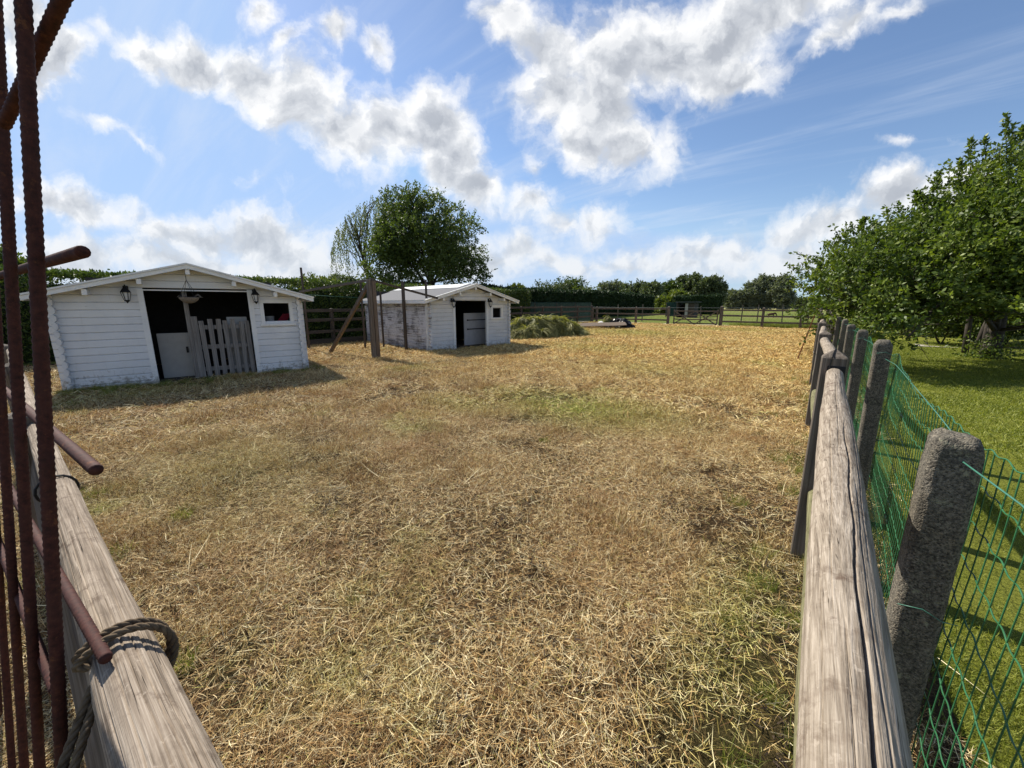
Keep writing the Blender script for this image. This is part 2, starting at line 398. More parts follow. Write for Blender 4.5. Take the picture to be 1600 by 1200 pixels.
    # high thin streaks
    el = n.math('ADD', n.math('MAXIMUM', dot((0, 0, 1)), 0.0), .22)
    px_ = n.math('DIVIDE', dot((1, 0, 0)), el); py_ = n.math('DIVIDE', dot((0, 1, 0)), el)
    pl = n.n('ShaderNodeCombineXYZ', i_X=px_, i_Y=py_).outputs[0]
    stk = n.noise(n.map(pl, (.55, 3.2, 1), (0, 0, 0), (0, 0, R(24))), 1.6, 6, .6, .6)
    veil = n.range(stk, .42, .78, 0, .38, True)
    hz = n.range(t, 0.0, .30, .5, 0.0, True)
    sm = n.n('ShaderNodeVectorMath', operation='SCALE'); n.set(sm.inputs[0], sky.outputs[0]); sm.inputs['Scale'].default_value = SKY_K
    base = n.mix(1.0, sm.outputs[0], SKY_TINT, 'MULTIPLY')
    base = n.mix(.85, base, (.36, .52, .80), 'DARKEN')
    base = n.mix(hz, base, (.46, .59, .76))
    base = n.mix(veil, base, (.62, .69, .80))
    col = n.mix(n.math('MULTIPLY', dens, .96), base, ccol)
    n.set(bg.inputs[0], col); bg.inputs[1].default_value = .80
    n.t.links.new(bg.outputs[0], out.inputs[0])
SKY_K = .109; SKY_TINT = (.98, 1.02, 1.09)
build_world(); sc.world.cycles.sampling_method = 'MANUAL'; sc.world.cycles.sample_map_resolution = 512
sun_d = bpy.data.lights.new("sun", 'SUN'); sun_d.energy = 5.0; sun_d.angle = R(.53); sun_d.color = (1, .94, .82)
sun = bpy.data.objects.new("sun", sun_d); COL.objects.link(sun)
sd = Vector((-math.sin(SUN_AZ) * math.cos(SUN_EL), math.cos(SUN_AZ) * math.cos(SUN_EL), math.sin(SUN_EL)))
sun.rotation_euler = sd.to_track_quat('Z', 'Y').to_euler(); sun.location = sd * 50
sc.view_settings.view_transform = 'Standard'; sc.view_settings.look = 'None'; sc.view_settings.exposure = .58; sc.view_settings.gamma = 1
sc.cycles.use_denoising = True; sc.cycles.use_adaptive_sampling = False; sc.cycles.max_bounces = 6; sc.cycles.transparent_max_bounces = 4; sc.cycles.diffuse_bounces = 3; sc.cycles.sample_clamp_indirect = 6
#==SETTING==

# ------------------------------------------------------------------ ground sheets
def zones(n, p):
    """green regrowth mask over the mown paddock (world position)"""
    g = n.range(n.noise(p, .55, 5, .65), .565, .75)
    for (x, y, rx, ry, k) in [(-2.9, 5.3, 2.0, 1.2, 1.0), (-4.3, 4.4, 1.2, .7, .55), (-8.2, 21, 4.5, 3.2, .8), (-5.2, 27, 5, 2.2, .8), (-6.5, 13, 2.6, 1.8, .5), (-9.6, 1.5, .9, 2.0, .45), (-.1, 1.9, .35, 1.3, .6), (-4.4, 1.2, 1.6, 1.0, .35), (-3.2, 9.5, 2.0, 1.5, .35)]:
        mp = n.n('ShaderNodeMapping', vector_type='TEXTURE', i_Vector=p, i_Location=(x, y, 0), i_Scale=(rx, ry, 1)).outputs[0]
        ln = n.n('ShaderNodeVectorMath', operation='LENGTH'); n.set(ln.inputs[0], mp)
        m = n.math('MULTIPLY', n.range(ln.outputs['Value'], 1.1, .2, 0, 1), k)
        g = n.math('MAXIMUM', g, m)
    return g
def soil_mask(n, p):
    return n.range(n.noise(p, .9, 5, .7), .50, .68)
def paddock_mat():
    n = NT('mown dry turf'); p = n.pos()
    a = n.noise(p, 38, 6, .72); b = n.noise(p, 5, 5, .65); g = zones(n, p)
    col = n.ramp(a, [(.28, (.016, .009, .005)), (.5, (.06, .038, .018)), (.72, (.20, .135, .06))])
    col = n.mix(n.range(b, .35, .7, 0, .6), col, (.07, .042, .02))
    col = n.mix(n.math('MULTIPLY', g, .55), col, (.10, .12, .025))
    fn = n.noise(p, 170, 5, .75); col = n.mix(n.range(fn, .5, .68, 0, .8), col, (.22, .15, .075)); col = n.mix(n.range(fn, .46, .34, 0, .8), col, (.012, .007, .004))
    return n.pbr(col, .95, n.bump(n.math('ADD', n.math('ADD', a, fn), b), 1.0, .03), .1)
def lawn_mat():
    n = NT('short green lawn'); p = n.pos()
    a = n.noise(p, 45, 6, .7); b = n.noise(p, 1.1, 4, .6); c = n.noise(n.map(p, (.5, 3.2, 1), (0, 0, 0), (0, 0, R(12))), 1.2, 4, .6)
    col = n.ramp(n.math('ADD', n.math('MULTIPLY', a, .7), n.math('MULTIPLY', c, .3)), [(.3, (.075, .085, .012)), (.5, (.15, .165, .022)), (.72, (.28, .28, .055))])
    col = n.mix(n.range(b, .45, .75, 0, .4), col, (.26, .24, .055))
    return n.pbr(col, .9, n.bump(a, .9, .03), .1)
def pasture_mat():
    n = NT('pasture grass'); p = n.pos()
    a = n.noise(n.map(p, (1, 1, 1)), 3.2, 6, .7); b = n.noise(p, .12, 4, .6); f = n.noise(p, 25, 4, .7)
    col = n.ramp(n.math('ADD', n.math('MULTIPLY', a, .6), n.math('MULTIPLY', f, .4)), [(.3, (.07, .10, .018)), (.5, (.15, .185, .034)), (.72, (.27, .29, .07))])
    col = n.mix(n.range(b, .45, .65, 0, .7), col, (.24, .22, .09))
    sp = n.n('ShaderNodeSeparateXYZ', i_0=p).outputs[1]
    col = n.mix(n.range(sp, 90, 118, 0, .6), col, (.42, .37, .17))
    return n.pbr(col, .95, n.bump(n.math('ADD', a, f), .8, .15), .1)
turf_m, lawn_m, past_m = paddock_mat(), lawn_mat(), pasture_mat()

def grid(name, x0, x1, y0, y1, step, mat, zf, kind='structure'):
    nx = int((x1 - x0) / step) + 1; ny = int((y1 - y0) / step) + 1
    X, Y = np.meshgrid(np.linspace(x0, x1, nx), np.linspace(y0, y1, ny), indexing='ij')
    V = np.stack([X, Y, zf(X, Y)], -1).reshape(-1, 3)
    i, j = np.meshgrid(np.arange(nx - 1), np.arange(ny - 1), indexing='ij'); a = (i * ny + j).ravel()
    F = np.stack([a, a + ny, a + ny + 1, a + 1], -1).ravel()
    o = link_np(name, V, F, np.full(len(a), 4), mat, smooth=True); tag(o, kind=kind); return o
m = MB()
NR = 64; rr = [0, 40, 90, 200, 500, 1200, 3000]
vs = [(0, 20, -.16)] + [(r * math.cos(2 * math.pi * k / NR), 20 + r * math.sin(2 * math.pi * k / NR), -.16) for r in rr[1:] for k in range(NR)]
fs = [(0, 1 + k, 1 + (k + 1) % NR) for k in range(NR)]
for q in range(len(rr) - 2):
    b = 1 + q * NR
    fs += [(b + k, b + NR + k, b + NR + (k + 1) % NR, b + (k + 1) % NR) for k in range(NR)]
m.add(vs, fs); tag(m.build('ground', past_m), kind='structure')
grid('paddock_ground', -16.2, .62, -7, 31.6, .075, turf_m, lambda x, y: gz(x, y))
grid('lawn', .62, 26, -7, 31.6, .3, lawn_m, lambda x, y: gz(x * .4, y * .4) * .6 - .01)
grid('pasture', -42, 60, 33.1, 130, 1.0, past_m, lambda x, y: (fbm(np.stack([x * .22 + 90, y * .22, x * 0 + 5], -1), 3) - .45) * .22 - .02)
grid('track', -30, -2.4, 31.6, 33.1, .5, pale_track_m, lambda x, y: (vnoise(np.stack([x, y, x * 0], -1)) - .5) * .03)
grid('verge', -2.4, 30, 31.6, 33.1, .3, past_m, lambda x, y: (vnoise(np.stack([x * 2 + 40, y * 2, x * 0], -1)) - .3) * .12)
grid('back_strip', -42, -16.2, -7, 31.6, .5, past_m, lambda x, y: (vnoise(np.stack([x + 60, y + 20, x * 0], -1)) - .5) * .06)

# ------------------------------------------------------------------ grass blades (stuff): patches scattered by geometry nodes
def patch(name, n, rad, L, W, tilt, zmax, mat, seed, bend=.35, rndshift=0.):
    g = np.random.default_rng(seed)
    r = rad * np.sqrt(g.random(n)); a = g.random(n) * 2 * np.pi
    base = np.stack([r * np.cos(a), r * np.sin(a), g.random(n) ** 2 * zmax], -1)
    az = g.random(n) * 2 * np.pi; el = np.radians(g.uniform(tilt[0], tilt[1], n))
    ln = g.uniform(L[0], L[1], n); w = g.uniform(W[0], W[1], n) / 2
    d = np.stack([np.cos(az) * np.cos(el), np.sin(az) * np.cos(el), np.sin(el)], -1)
    roll = g.uniform(-1, 1, n)[:, None]
    side = np.stack([-np.sin(az), np.cos(az), np.zeros(n)], -1); upv = np.cross(d, side)
    sd_ = side * np.cos(roll) + upv * np.sin(roll)
    kink = np.stack([g.normal(0, 1, n), g.normal(0, 1, n), g.normal(-.2, .6, n)], -1) * (bend * ln)[:, None] * .5
    mid = base + d * (ln * .5)[:, None] + kink * .35
    tip = base + d * ln[:, None] + kink
    mid[:, 2] = np.maximum(mid[:, 2], .003); tip[:, 2] = np.maximum(tip[:, 2], .002)
    V = np.stack([base - sd_ * w[:, None], base + sd_ * w[:, None], mid + sd_ * (w * .85)[:, None], mid - sd_ * (w * .85)[:, None], tip], 1).reshape(-1, 3)
    b = (np.arange(n) * 5)[:, None]
    F = np.concatenate([b + 0, b + 1, b + 2, b + 3, b + 3, b + 2, b + 4], 1).ravel()
    o = link_np(name, V, F, np.tile([4, 3], n), mat, attr=np.repeat(np.clip(g.random(n) + rndshift, 0, 1), 5))
    o.hide_render = True; o.hide_viewport = False
    return o
_ngs = 0
def scatter(name, pts, rot, scl, idx, sources, mat=None):
    global _ngs; _ngs += 1
    me = bpy.data.meshes.new(name); n = len(pts)
    me.vertices.add(n); me.vertices.foreach_set("co", np.asarray(pts, np.float32).ravel())
    for nm, ty, val in (("rotz", "FLOAT", rot), ("scl", "FLOAT", scl), ("idx", "INT", idx)):
        a = me.attributes.new(nm, ty, "POINT"); a.data.foreach_set("value", np.asarray(val, np.float32 if ty == "FLOAT" else np.int32))
    o = bpy.data.objects.new(name, me); COL.objects.link(o)
    ng = bpy.data.node_groups.new("scatter_%d" % _ngs, 'GeometryNodeTree')
    ng.interface.new_socket("Geometry", in_out='INPUT', socket_type='NodeSocketGeometry'); ng.interface.new_socket("Geometry", in_out='OUTPUT', socket_type='NodeSocketGeometry')
    N = ng.nodes; Lk = ng.links
    gi = N.new('NodeGroupInput'); go = N.new('NodeGroupOutput'); iop = N.new('GeometryNodeInstanceOnPoints'); jn = N.new('GeometryNodeJoinGeometry')
    for s in reversed(sources):
        oi = N.new('GeometryNodeObjectInfo'); oi.inputs['Object'].default_value = s; oi.inputs['As Instance'].default_value = True
        Lk.new(oi.outputs['Geometry'], jn.inputs[0])
    def na(nm, ty):
        q = N.new('GeometryNodeInputNamedAttribute'); q.data_type = ty; q.inputs['Name'].default_value = nm; return q.outputs['Attribute']
    cx = N.new('ShaderNodeCombineXYZ'); Lk.new(na('rotz', 'FLOAT'), cx.inputs[2])
    Lk.new(gi.outputs[0], iop.inputs['Points']); Lk.new(jn.outputs[0], iop.inputs['Instance'])
    iop.inputs['Pick Instance'].default_value = True
    Lk.new(na('idx', 'INT'), iop.inputs['Instance Index']); Lk.new(cx.outputs[0], iop.inputs['Rotation']); Lk.new(na('scl', 'FLOAT'), iop.inputs['Scale'])
    Lk.new(iop.outputs[0], go.inputs[0])
    md = o.modifiers.new("scatter", 'NODES'); md.node_group = ng
    tag(o, kind='stuff'); return o

def straw_mat():
    n = NT('cut straw and dry grass'); p = n.pos(); r = n.attr('rnd'); g = zones(n, p)
    ir = n.n('ShaderNodeObjectInfo').outputs['Random']
    f = n.math('ADD', n.math('MULTIPLY', r, .74), n.math('MULTIPLY', n.noise(p, 2.2, 4, .65), .36))
    col = n.ramp(f, [(.19, (.045, .020, .008)), (.35, (.19, .10, .034)), (.49, (.42, .25, .092)), (.66, (.67, .48, .215)), (.90, (.88, .76, .47))])
    col = n.mix(n.range(n.noise(p, 1.3, 3, .6), .52, .68, 0, .45), col, (.33, .17, .06))
    far = n.range(n.n('ShaderNodeSeparateXYZ', i_0=p).outputs[1], 3, 12, 0, .8)  # far straw lightened: sunlit tops seen at a low angle, put into colour
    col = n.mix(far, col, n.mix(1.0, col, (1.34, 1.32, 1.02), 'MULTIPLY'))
    gr = n.ramp(r, [(.2, (.10, .12, .015)), (.5, (.28, .34, .03)), (.9, (.50, .53, .09))])
    m_ = n.math('MULTIPLY', g, n.range(n.math('FRACT', n.math('ADD', n.math('MULTIPLY', r, 7.3), ir)), .25, .4))
    m2 = n.math('GREATER_THAN', n.math('FRACT', n.math('MULTIPLY', r, 13.7)), .955)
    col = n.mix(n.math('MAXIMUM', n.math('MULTIPLY', m_, .85), n.math('MULTIPLY', m2, .6)), col, gr)
    return n.pbr(col, .7, None, .25, 0, .10, col)
straw_m = straw_mat()
dark_stalk = simple('dark cut stalks', (.045, .03, .02), .9)
red_m = simple('reddish clippings', (.12, .05, .03), .9, .5, 30)
grass_m = leaf_mat('green grass blades', (.06, .085, .015), (.14, .175, .028), (.26, .27, .06), .3)
lawn_b = leaf_mat('lawn blades', (.09, .11, .014), (.165, .195, .026), (.30, .31, .065), .3, .6, 1.3)
fine = [patch('straw_patch', 1000, .36, (.02, .08), (.0012, .0026), (-6, 34), .022, straw_m, 10 + k) for k in range(5)]
tuft = [patch('straw_patch', 320, .13, (.025, .075), (.0012, .0027), (15, 80), .025, straw_m, 30 + k, .6) for k in range(4)]
midp = [patch('straw_patch', 330, .42, (.06, .15), (.004, .007), (-4, 32), .03, straw_m, 50 + k) for k in range(4)]
farp = [patch('straw_patch', 420, .6, (.07, .17), (.006, .011), (-2, 36), .045, straw_m, 70 + k) for k in range(4)]
longs = [patch('straw_patch', 7, .5, (.14, .32), (.0026, .0042), (2, 20), .03, straw_m, 90 + k, .45, .45) for k in range(3)]
litter = [patch('litter_patch', 26, .09, (.02, .06), (.003, .007), (-5, 45), .028, dark_stalk, 97 + k, .5) for k in range(3)]
stalk = [patch('stalk_patch', 5, .10, (.04, .085), (.006, .010), (55, 88), .01, dark_stalk, 95 + k, .2) for k in range(2)]
gtuft = [patch('grass_patch', 150, .13, (.05, .20), (.0025, .005), (45, 85), .01, grass_m, 100 + k, .6) for k in range(3)]
lawnp = [patch('lawn_patch', 1000, .30, (.014, .034), (.0022, .0038), (35, 85), .005, lawn_b, 120 + k, .6) for k in range(3)]
lawnf = [patch('lawn_patch', 620, .55, (.022, .05), (.006, .011), (25, 75), .005, lawn_b, 130 + k, .6) for k in range(3)]

def field(n_per, x0, x1, y0, y1, keep):
    N_ = int(n_per * (x1 - x0) * (y1 - y0)); x = rng.uniform(x0, x1, N_); y = rng.uniform(y0, y1, N_)
    k = keep(x, y); return x[k], y[k]
def in_view(x, y, pad=.0):      # only what the camera could see, with a good margin for other viewpoints
    a = np.degrees(np.arctan2(-x, y)) - 37.6
    return (np.abs(a) < 66) | (np.hypot(x, y) < 3)
def shed_free(x, y):
    ins = np.zeros(len(x), bool)
    for (ox, oy, ang, W, D) in SHED_FOOT:
        lx = (x - ox) * math.sin(ang) + (y - oy) * math.cos(ang); ly = -(x - ox) * math.cos(ang) + (y - oy) * math.sin(ang)
        ins |= (lx > -.1) & (lx < W + .1) & (ly > -.05) & (ly < D + .2)
    return ~ins
A_ANG, B_ANG = R(13.5), R(9)
SHED_FOOT = [(-10.78, .617, A_ANG, 3.90, 3.2), (-10.063, 8.61, B_ANG, 3.52, 4.9)]
P = []
def lay(name, xy, kinds, s, dz=0.):
    x, y = xy; n = len(x)
    return scatter(name, np.stack([x, y, gz(x, y) + dz], -1), rng.uniform(0, 6.28, n), rng.uniform(s[0], s[1], n), rng.integers(0, len(kinds), n), kinds)
lim = lambda x, y: (x < .42) & in_view(x, y) & shed_free(x, y)
near = lambda x, y: np.hypot(x, y)
bare = lambda x, y, k: (fbm(np.stack([x * 1.5 + 20, y * 1.5 + 8, x * 0 + 2], -1), 3) + rng.normal(0, .035, len(x))) > k
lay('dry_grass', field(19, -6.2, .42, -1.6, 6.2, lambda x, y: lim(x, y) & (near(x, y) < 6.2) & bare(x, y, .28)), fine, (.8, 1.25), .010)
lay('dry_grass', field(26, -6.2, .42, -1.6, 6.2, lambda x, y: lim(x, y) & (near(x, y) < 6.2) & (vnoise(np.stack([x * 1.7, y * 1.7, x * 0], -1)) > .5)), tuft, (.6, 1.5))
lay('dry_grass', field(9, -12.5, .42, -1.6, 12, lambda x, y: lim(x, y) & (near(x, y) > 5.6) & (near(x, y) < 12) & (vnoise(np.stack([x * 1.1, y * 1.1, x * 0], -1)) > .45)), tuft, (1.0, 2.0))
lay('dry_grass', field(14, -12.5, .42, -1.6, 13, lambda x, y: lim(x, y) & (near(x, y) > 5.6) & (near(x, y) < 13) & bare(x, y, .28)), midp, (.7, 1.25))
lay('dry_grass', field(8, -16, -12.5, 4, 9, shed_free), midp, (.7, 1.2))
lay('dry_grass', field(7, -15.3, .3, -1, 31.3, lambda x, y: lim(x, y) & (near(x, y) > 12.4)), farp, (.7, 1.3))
lay('long_straw', field(2.2, -7, .3, -.8, 7, lambda x, y: lim(x, y)), longs, (.7, 1.2), .015)
lay('dark_litter', field(11, -7, .3, -.8, 7.5, lambda x, y: lim(x, y) & (fbm(np.stack([x * 1.3 + 3, y * 1.3, x * 0], -1), 3) > .42)), litter, (.5, 1.3), .012)
lay('stubble', field(2.0, -6.5, -1.2, .3, 3.6, lambda x, y: lim(x, y) & (vnoise(np.stack([x * .8 + 7, y * .8, x * 0], -1)) > .52)), stalk, (.7, 1.2))
# green tufts along the fence feet, the shed fronts and here and there in the field
gx, gy = field(20, -.45, .42, .2, 11, lambda x, y: (rng.random(len(x)) < .15 + .6 * np.exp(-((x - .15) / .2) ** 2)))
gx2, gy2 = field(1.0, -6, -.4, .3, 6, lambda x, y: vnoise(np.stack([x * 1.1 + 30, y * 1.1, x * 0], -1)) > .66)
sx = rng.uniform(-.2, 4.4, 90) ** 1.3 * .65; syy = rng.normal(-.3, .2, 90)
gx3 = -10.81 + sx * math.sin(A_ANG) - syy * math.cos(A_ANG); gy3 = .5 + sx * math.cos(A_ANG) + syy * math.sin(A_ANG)
gx4, gy4 = field(6, -10.9, -8.6, -1.4, 1.2, lambda x, y: shed_free(x, y))
gx5, gy5 = field(12, -7, -.4, -.5, .25, lambda x, y: rng.random(len(x)) < .6)
gx6, gy6 = field(26, -9, .3, 30.8, 31.5, lambda x, y: x > -2.6)
allg = (np.concatenate([gx, gx2, gx3, gx4, gx5]), np.concatenate([gy, gy2, gy3, gy4, gy5]))
lay('green_grass', allg, gtuft, (.3, .75))
lay('verge_grass', field(24, -5, 1.5, 31.0, 33.0, lambda x, y: x > -5 + rng.random(len(x)) * 3), gtuft, (1.2, 2.6), -.02)
lx, ly = field(24, .42, 5.2, -1.2, 6.5, lambda x, y: near(x, y) < 6.5)
lay('lawn_grass', (lx, ly), lawnp, (.8, 1.2), -.012)
lay('lawn_grass', field(7, .42, 20, 3, 24, lambda x, y: (near(x, y) > 6) & in_view(x, y)), lawnf, (.8, 1.2), -.012)
#==THINGS==

# ------------------------------------------------------------------ sheds
def logx(mb, xb, xt, z0, z1, y0, y1, bv):      # one log along x; its ends may be cut on a slope
    (a0, b0), (a1, b1) = xb, xt
    def X(z, lo): 
        f = (z - z0) / (z1 - z0); return (a0 + (a1 - a0) * f) if lo else (b0 + (b1 - b0) * f)
    prof = [(y0 + bv, z0), (y0, z0 + bv), (y0, z1 - bv), (y0 + bv, z1), (y1, z1), (y1, z0)]
    n = len(prof)
    vs = [(X(z, True), y, z) for y, z in prof] + [(X(z, False), y, z) for y, z in prof]
    fs = [tuple(range(n)), tuple(range(2 * n - 1, n - 1, -1))] + [(i, i + n, (i + 1) % n + n, (i + 1) % n) for i in range(n)]
    mb.add(vs, fs)
def logy(mb, x0, x1, z0, z1, y0, y1, bv):
    prof = [(x0 + bv, z0), (x0, z0 + bv), (x0, z1 - bv), (x0 + bv, z1), (x1 - bv, z1), (x1, z1 - bv), (x1, z0 + bv), (x1 - bv, z0)]
    mb.prism(prof, y0, y1)
def make_shed(name, label, foot, eave, ridge, door, win, h, side_mat, front_mat, roof_strip=False):
    ox, oy, ang, W, D = foot
    root = tag(empty(name, (ox, oy, 0), R(90) - ang), label, 'shed')
    ov = .27; sl = (ridge - eave) / (W / 2)
    top = lambda x: eave + sl * min(x, W - x)
    wall = MB(); z = -.06
    opens = [(door[0], door[1], -.1, door[2])] + [win]
    while z < ridge - .03:
        z1 = min(z + h, ridge - .01); zb, zt = z, z1
        if zt <= top(-.1) + .02: xb = xt = (-.11, W + .11)
        else:
            e = lambda q: max(-.11, (q - eave) / sl)
            xb = (e(zb), W - e(zb)); xt = (min(e(zt), W / 2 - .01), max(W - e(zt), W / 2 + .01))
        segs = [(xb[0], xb[1])]; zm = (z + z1) / 2
        for (a, b, c, d) in opens:
            if c < zm < d:
                ns = []
                for s0, s1 in segs:
                    if a > s0 and b < s1: ns += [(s0, a), (b, s1)]
                    else: ns.append((s0, s1))
                segs = ns
        jit = random.uniform(-.003, .003)
        for (s0, s1) in segs:
            t0 = xt[0] if abs(s0 - xb[0]) < 1e-6 else s0; t1 = xt[1] if abs(s1 - xb[1]) < 1e-6 else s1
            logx(wall, (s0, s1), (t0, t1), zb + .001, zt - .002, jit, .05, .012)
        z = z1
    wall.build('front_wall', front_mat, root)
    for nm, x0 in (('side_wall', -.022), ('side_wall', W - .022)):
        sw = MB(); z = -.06 + h / 2
        while z < eave - .02:
            z1 = min(z + h, eave + .02)
            j = random.uniform(-.004, .004)
            logy(sw, x0 + j, x0 + .044 + j, z + .001, z1 - .002, .052, D, .012)
            # the log ends that pass the corner
            logy(sw, x0 + j - .012, x0 + .056 + j, z + .006, z1 - .008, -.115 + j * 3, -.006, .026)
            z = z1
        sw.build(nm, side_mat if x0 < 0 else front_mat, root)
    bw = MB(); bw.box((0.03, D - .05, -.05), (W - .03, D - .003, eave)); bw.prism([(0.03, eave), (W - .03, eave), (W / 2, ridge - .03)], D - .05, D - .004)
    bw.build('rear_wall', side_mat, root)
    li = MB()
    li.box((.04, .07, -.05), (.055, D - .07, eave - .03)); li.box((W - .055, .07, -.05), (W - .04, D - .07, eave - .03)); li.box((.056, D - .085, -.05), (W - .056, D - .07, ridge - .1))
    li.build('shade_lining', dark_inside, root)  # added dark boxes: the doorway's inner shade put into their colour
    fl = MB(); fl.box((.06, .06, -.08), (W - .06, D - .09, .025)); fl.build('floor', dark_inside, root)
    y0, y1 = -.30, D + .15
    roof = MB(); th = .05
    xl, zl = -ov, eave - sl * ov
    for sgn in (0, 1):
        f = (lambda x: x) if sgn == 0 else (lambda x: W - x)
        poly = [(f(xl), zl + .03), (f(W / 2 - .004 if sgn == 0 else W / 2 - .004), ridge + .03), (f(W / 2 - .004), ridge + .03 + th), (f(xl), zl + .03 + th)]
        roof.prism(poly, y0 + .02, y1)
    ro = roof.build('roof', felt, root)
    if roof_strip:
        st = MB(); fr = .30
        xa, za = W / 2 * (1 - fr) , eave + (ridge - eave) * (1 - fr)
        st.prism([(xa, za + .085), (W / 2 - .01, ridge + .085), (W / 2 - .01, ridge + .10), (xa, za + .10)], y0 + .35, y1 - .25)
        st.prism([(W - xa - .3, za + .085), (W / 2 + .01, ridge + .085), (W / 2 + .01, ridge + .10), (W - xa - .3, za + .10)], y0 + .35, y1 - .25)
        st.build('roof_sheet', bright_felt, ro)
    for f in ((lambda x: x), (lambda x: W - x)):
        ea = MB()
        xs = sorted((f(xl - .02), f(xl + .012)))
        ea.box((xs[0], y0 + .03, zl - .03), (xs[1], y1, zl + .07))
        ea.build('eaves_board', trim_paint, ro)
    for f in ((lambda x: x), (lambda x: W - x)):
        bb = MB()
        bb.prism([(f(xl - .03), zl - .03), (f(W / 2), ridge - .022), (f(W / 2), ridge + .055), (f(xl - .03), zl + .045)], y0 - .015, y0 + .012)
        bb.prism([(f(xl - .04), zl + .047), (f(W / 2), ridge + .057), (f(W / 2), ridge + .088), (f(xl - .04), zl + .078)], y0 - .035, y0 + .019)
        bb.build('barge_board', trim_paint, ro)
    for fx in (.12, .31, .5, .69, .88):
        pu = MB(); x = W * fx; zz = top(x) - .035
        pu.box((x - .035, y0 + .02, zz - .10), (x + .035, .01, zz)); pu.build('purlin_end', trim_paint, ro)
    fm = MB(); w = .085; a, b, t = door
    fm.box((a - w, -.018, -.04), (a + .004, .055, t + .005)); fm.box((b - .004, -.018, -.04), (b + w, .055, t + .005)); fm.box((a - w - .01, -.02, t + .006), (b + w + .01, .052, t + .03))
    fm.build('door_frame', trim_paint, root)
    a, b, c, d = win
    wf = MB(); w = .07
    wf.box((a - w, -.02, c - .004), (a + .004, .055, d + w)); wf.box((b - .004, -.02, c - .004), (b + w, .055, d + w)); wf.box((a + .005, -.018, d - .004), (b - .005, .054, d + w - .002))
    wo = wf.build('window_frame', trim_paint, root)
    s_ = MB(); s_.box((a - w - .03, -.045, c - .06), (b + w + .03, .05, c - .006), .006); s_.build('sill', trim_paint, wo)
    return root
shedA = make_shed('garden_shed', 'wide white log shed with a slatted pallet in its doorway, nearest the rusty bars', SHED_FOOT[0], 1.75, 2.30, (1.22, 2.93, 1.84), (3.20, 3.72, 1.15, 1.61), .14, worn_paint, white_paint)
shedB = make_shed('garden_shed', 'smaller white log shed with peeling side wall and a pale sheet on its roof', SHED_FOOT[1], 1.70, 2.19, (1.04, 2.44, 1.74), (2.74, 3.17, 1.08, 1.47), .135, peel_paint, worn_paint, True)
def LW(root_foot, x, y, z):      # shed local to world
    ox, oy, ang, W, D = root_foot
    return Vector((ox + x * math.sin(ang) - y * math.cos(ang), oy + x * math.cos(ang) + y * math.sin(ang), z))
FA, FB = SHED_FOOT
po = MB(); po.box((1.80, .10, .02), (1.88, .18, 2.0), .006); po.build('inner_post', pallet_wood, shedA)
dn = MB(); dn.box((1.28, .42, .03), (1.80, .45, .98), .004); dd = dn.build('half_door', board_white, shedA); 
l_ = MB(); l_.box((1.72, .40, .55), (1.76, .419, .68)); l_.build('latch', black_metal, dd)
dn = MB(); dn.box((1.97, .75, .03), (3.05, .79, 1.24), .004); dd = dn.build('inner_door', panel_grey, shedB)
for zz in (.62, .96):
    l_ = MB(); l_.box((2.15, .735, zz), (3.03, .749, zz + .035)); l_.box((2.10, .73, zz - .01), (2.15, .749, zz + .045)); l_.build('strap_hinge', black_metal, dd)
# slatted pallet standing in the doorway of the big shed
pr = tag(empty('pallet', LW(FA, 1.86, .10, .03), R(90) - A_ANG), 'grey slatted pallet stood upright in the doorway of the wide white shed', 'pallet')
for k in range(8):
    s = MB(); x = .02 + k * .135; wd = .085 if k else .11
    M = Matrix.Translation((x, 0, 0)) @ Matrix.Rotation(random.uniform(-.018, .018), 4, 'Y')
    s.box((0, -.012, 0), (wd, .010, 1.22 + random.uniform(-.05, .03) + (.06 if k == 0 else 0)), .003, M); s.build('slat', pallet_wood, pr)
for zz in (.12, .60, 1.02):
    s = MB(); s.box((.0, .012, zz), (1.04, .06, zz + .09), .003); s.build('crossbar', pallet_wood, pr)
bd = MB(); bd.box((-.19, -.012, 0), (.19, .012, 1.27)); o = bd.build('board', board_white); o.location = LW(FA, 2.70, .33, .03); o.rotation_euler = (R(-4), 0, R(90) - A_ANG)
tag(o, 'pale board leaning inside the shed behind the right end of the slatted pallet', 'board')
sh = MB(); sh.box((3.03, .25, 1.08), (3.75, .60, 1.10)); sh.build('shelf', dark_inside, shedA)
bk = MB(); bk.tube([(0, 0, 0), (0, 0, .10), (0, 0, .19), (0, 0, .20)], [.075, .085, .095, .10], 16); o = bk.build('bucket', bucket_mat, None, True); o.location = LW(FA, 3.36, .42, 1.101)
tag(o, 'small grey tub on the shelf behind the window of the wide shed', 'tub')
cl = MB()
for k in range(6):
    a = random.uniform(.9, 1.3); cl.beam((k * .035, 0, 0), (k * .035 + .20, .02 * k, .24 + .02 * random.random()), .03, .02)
o = cl.build('red_rake', red_cloth); o.name = 'red_bundle'; o.location = LW(FA, 3.46, .45, 1.101); o.rotation_euler = (0, 0, R(90) - A_ANG)
tag(o, 'bundle of red sticks seen through the window of the wide shed', 'bundle')

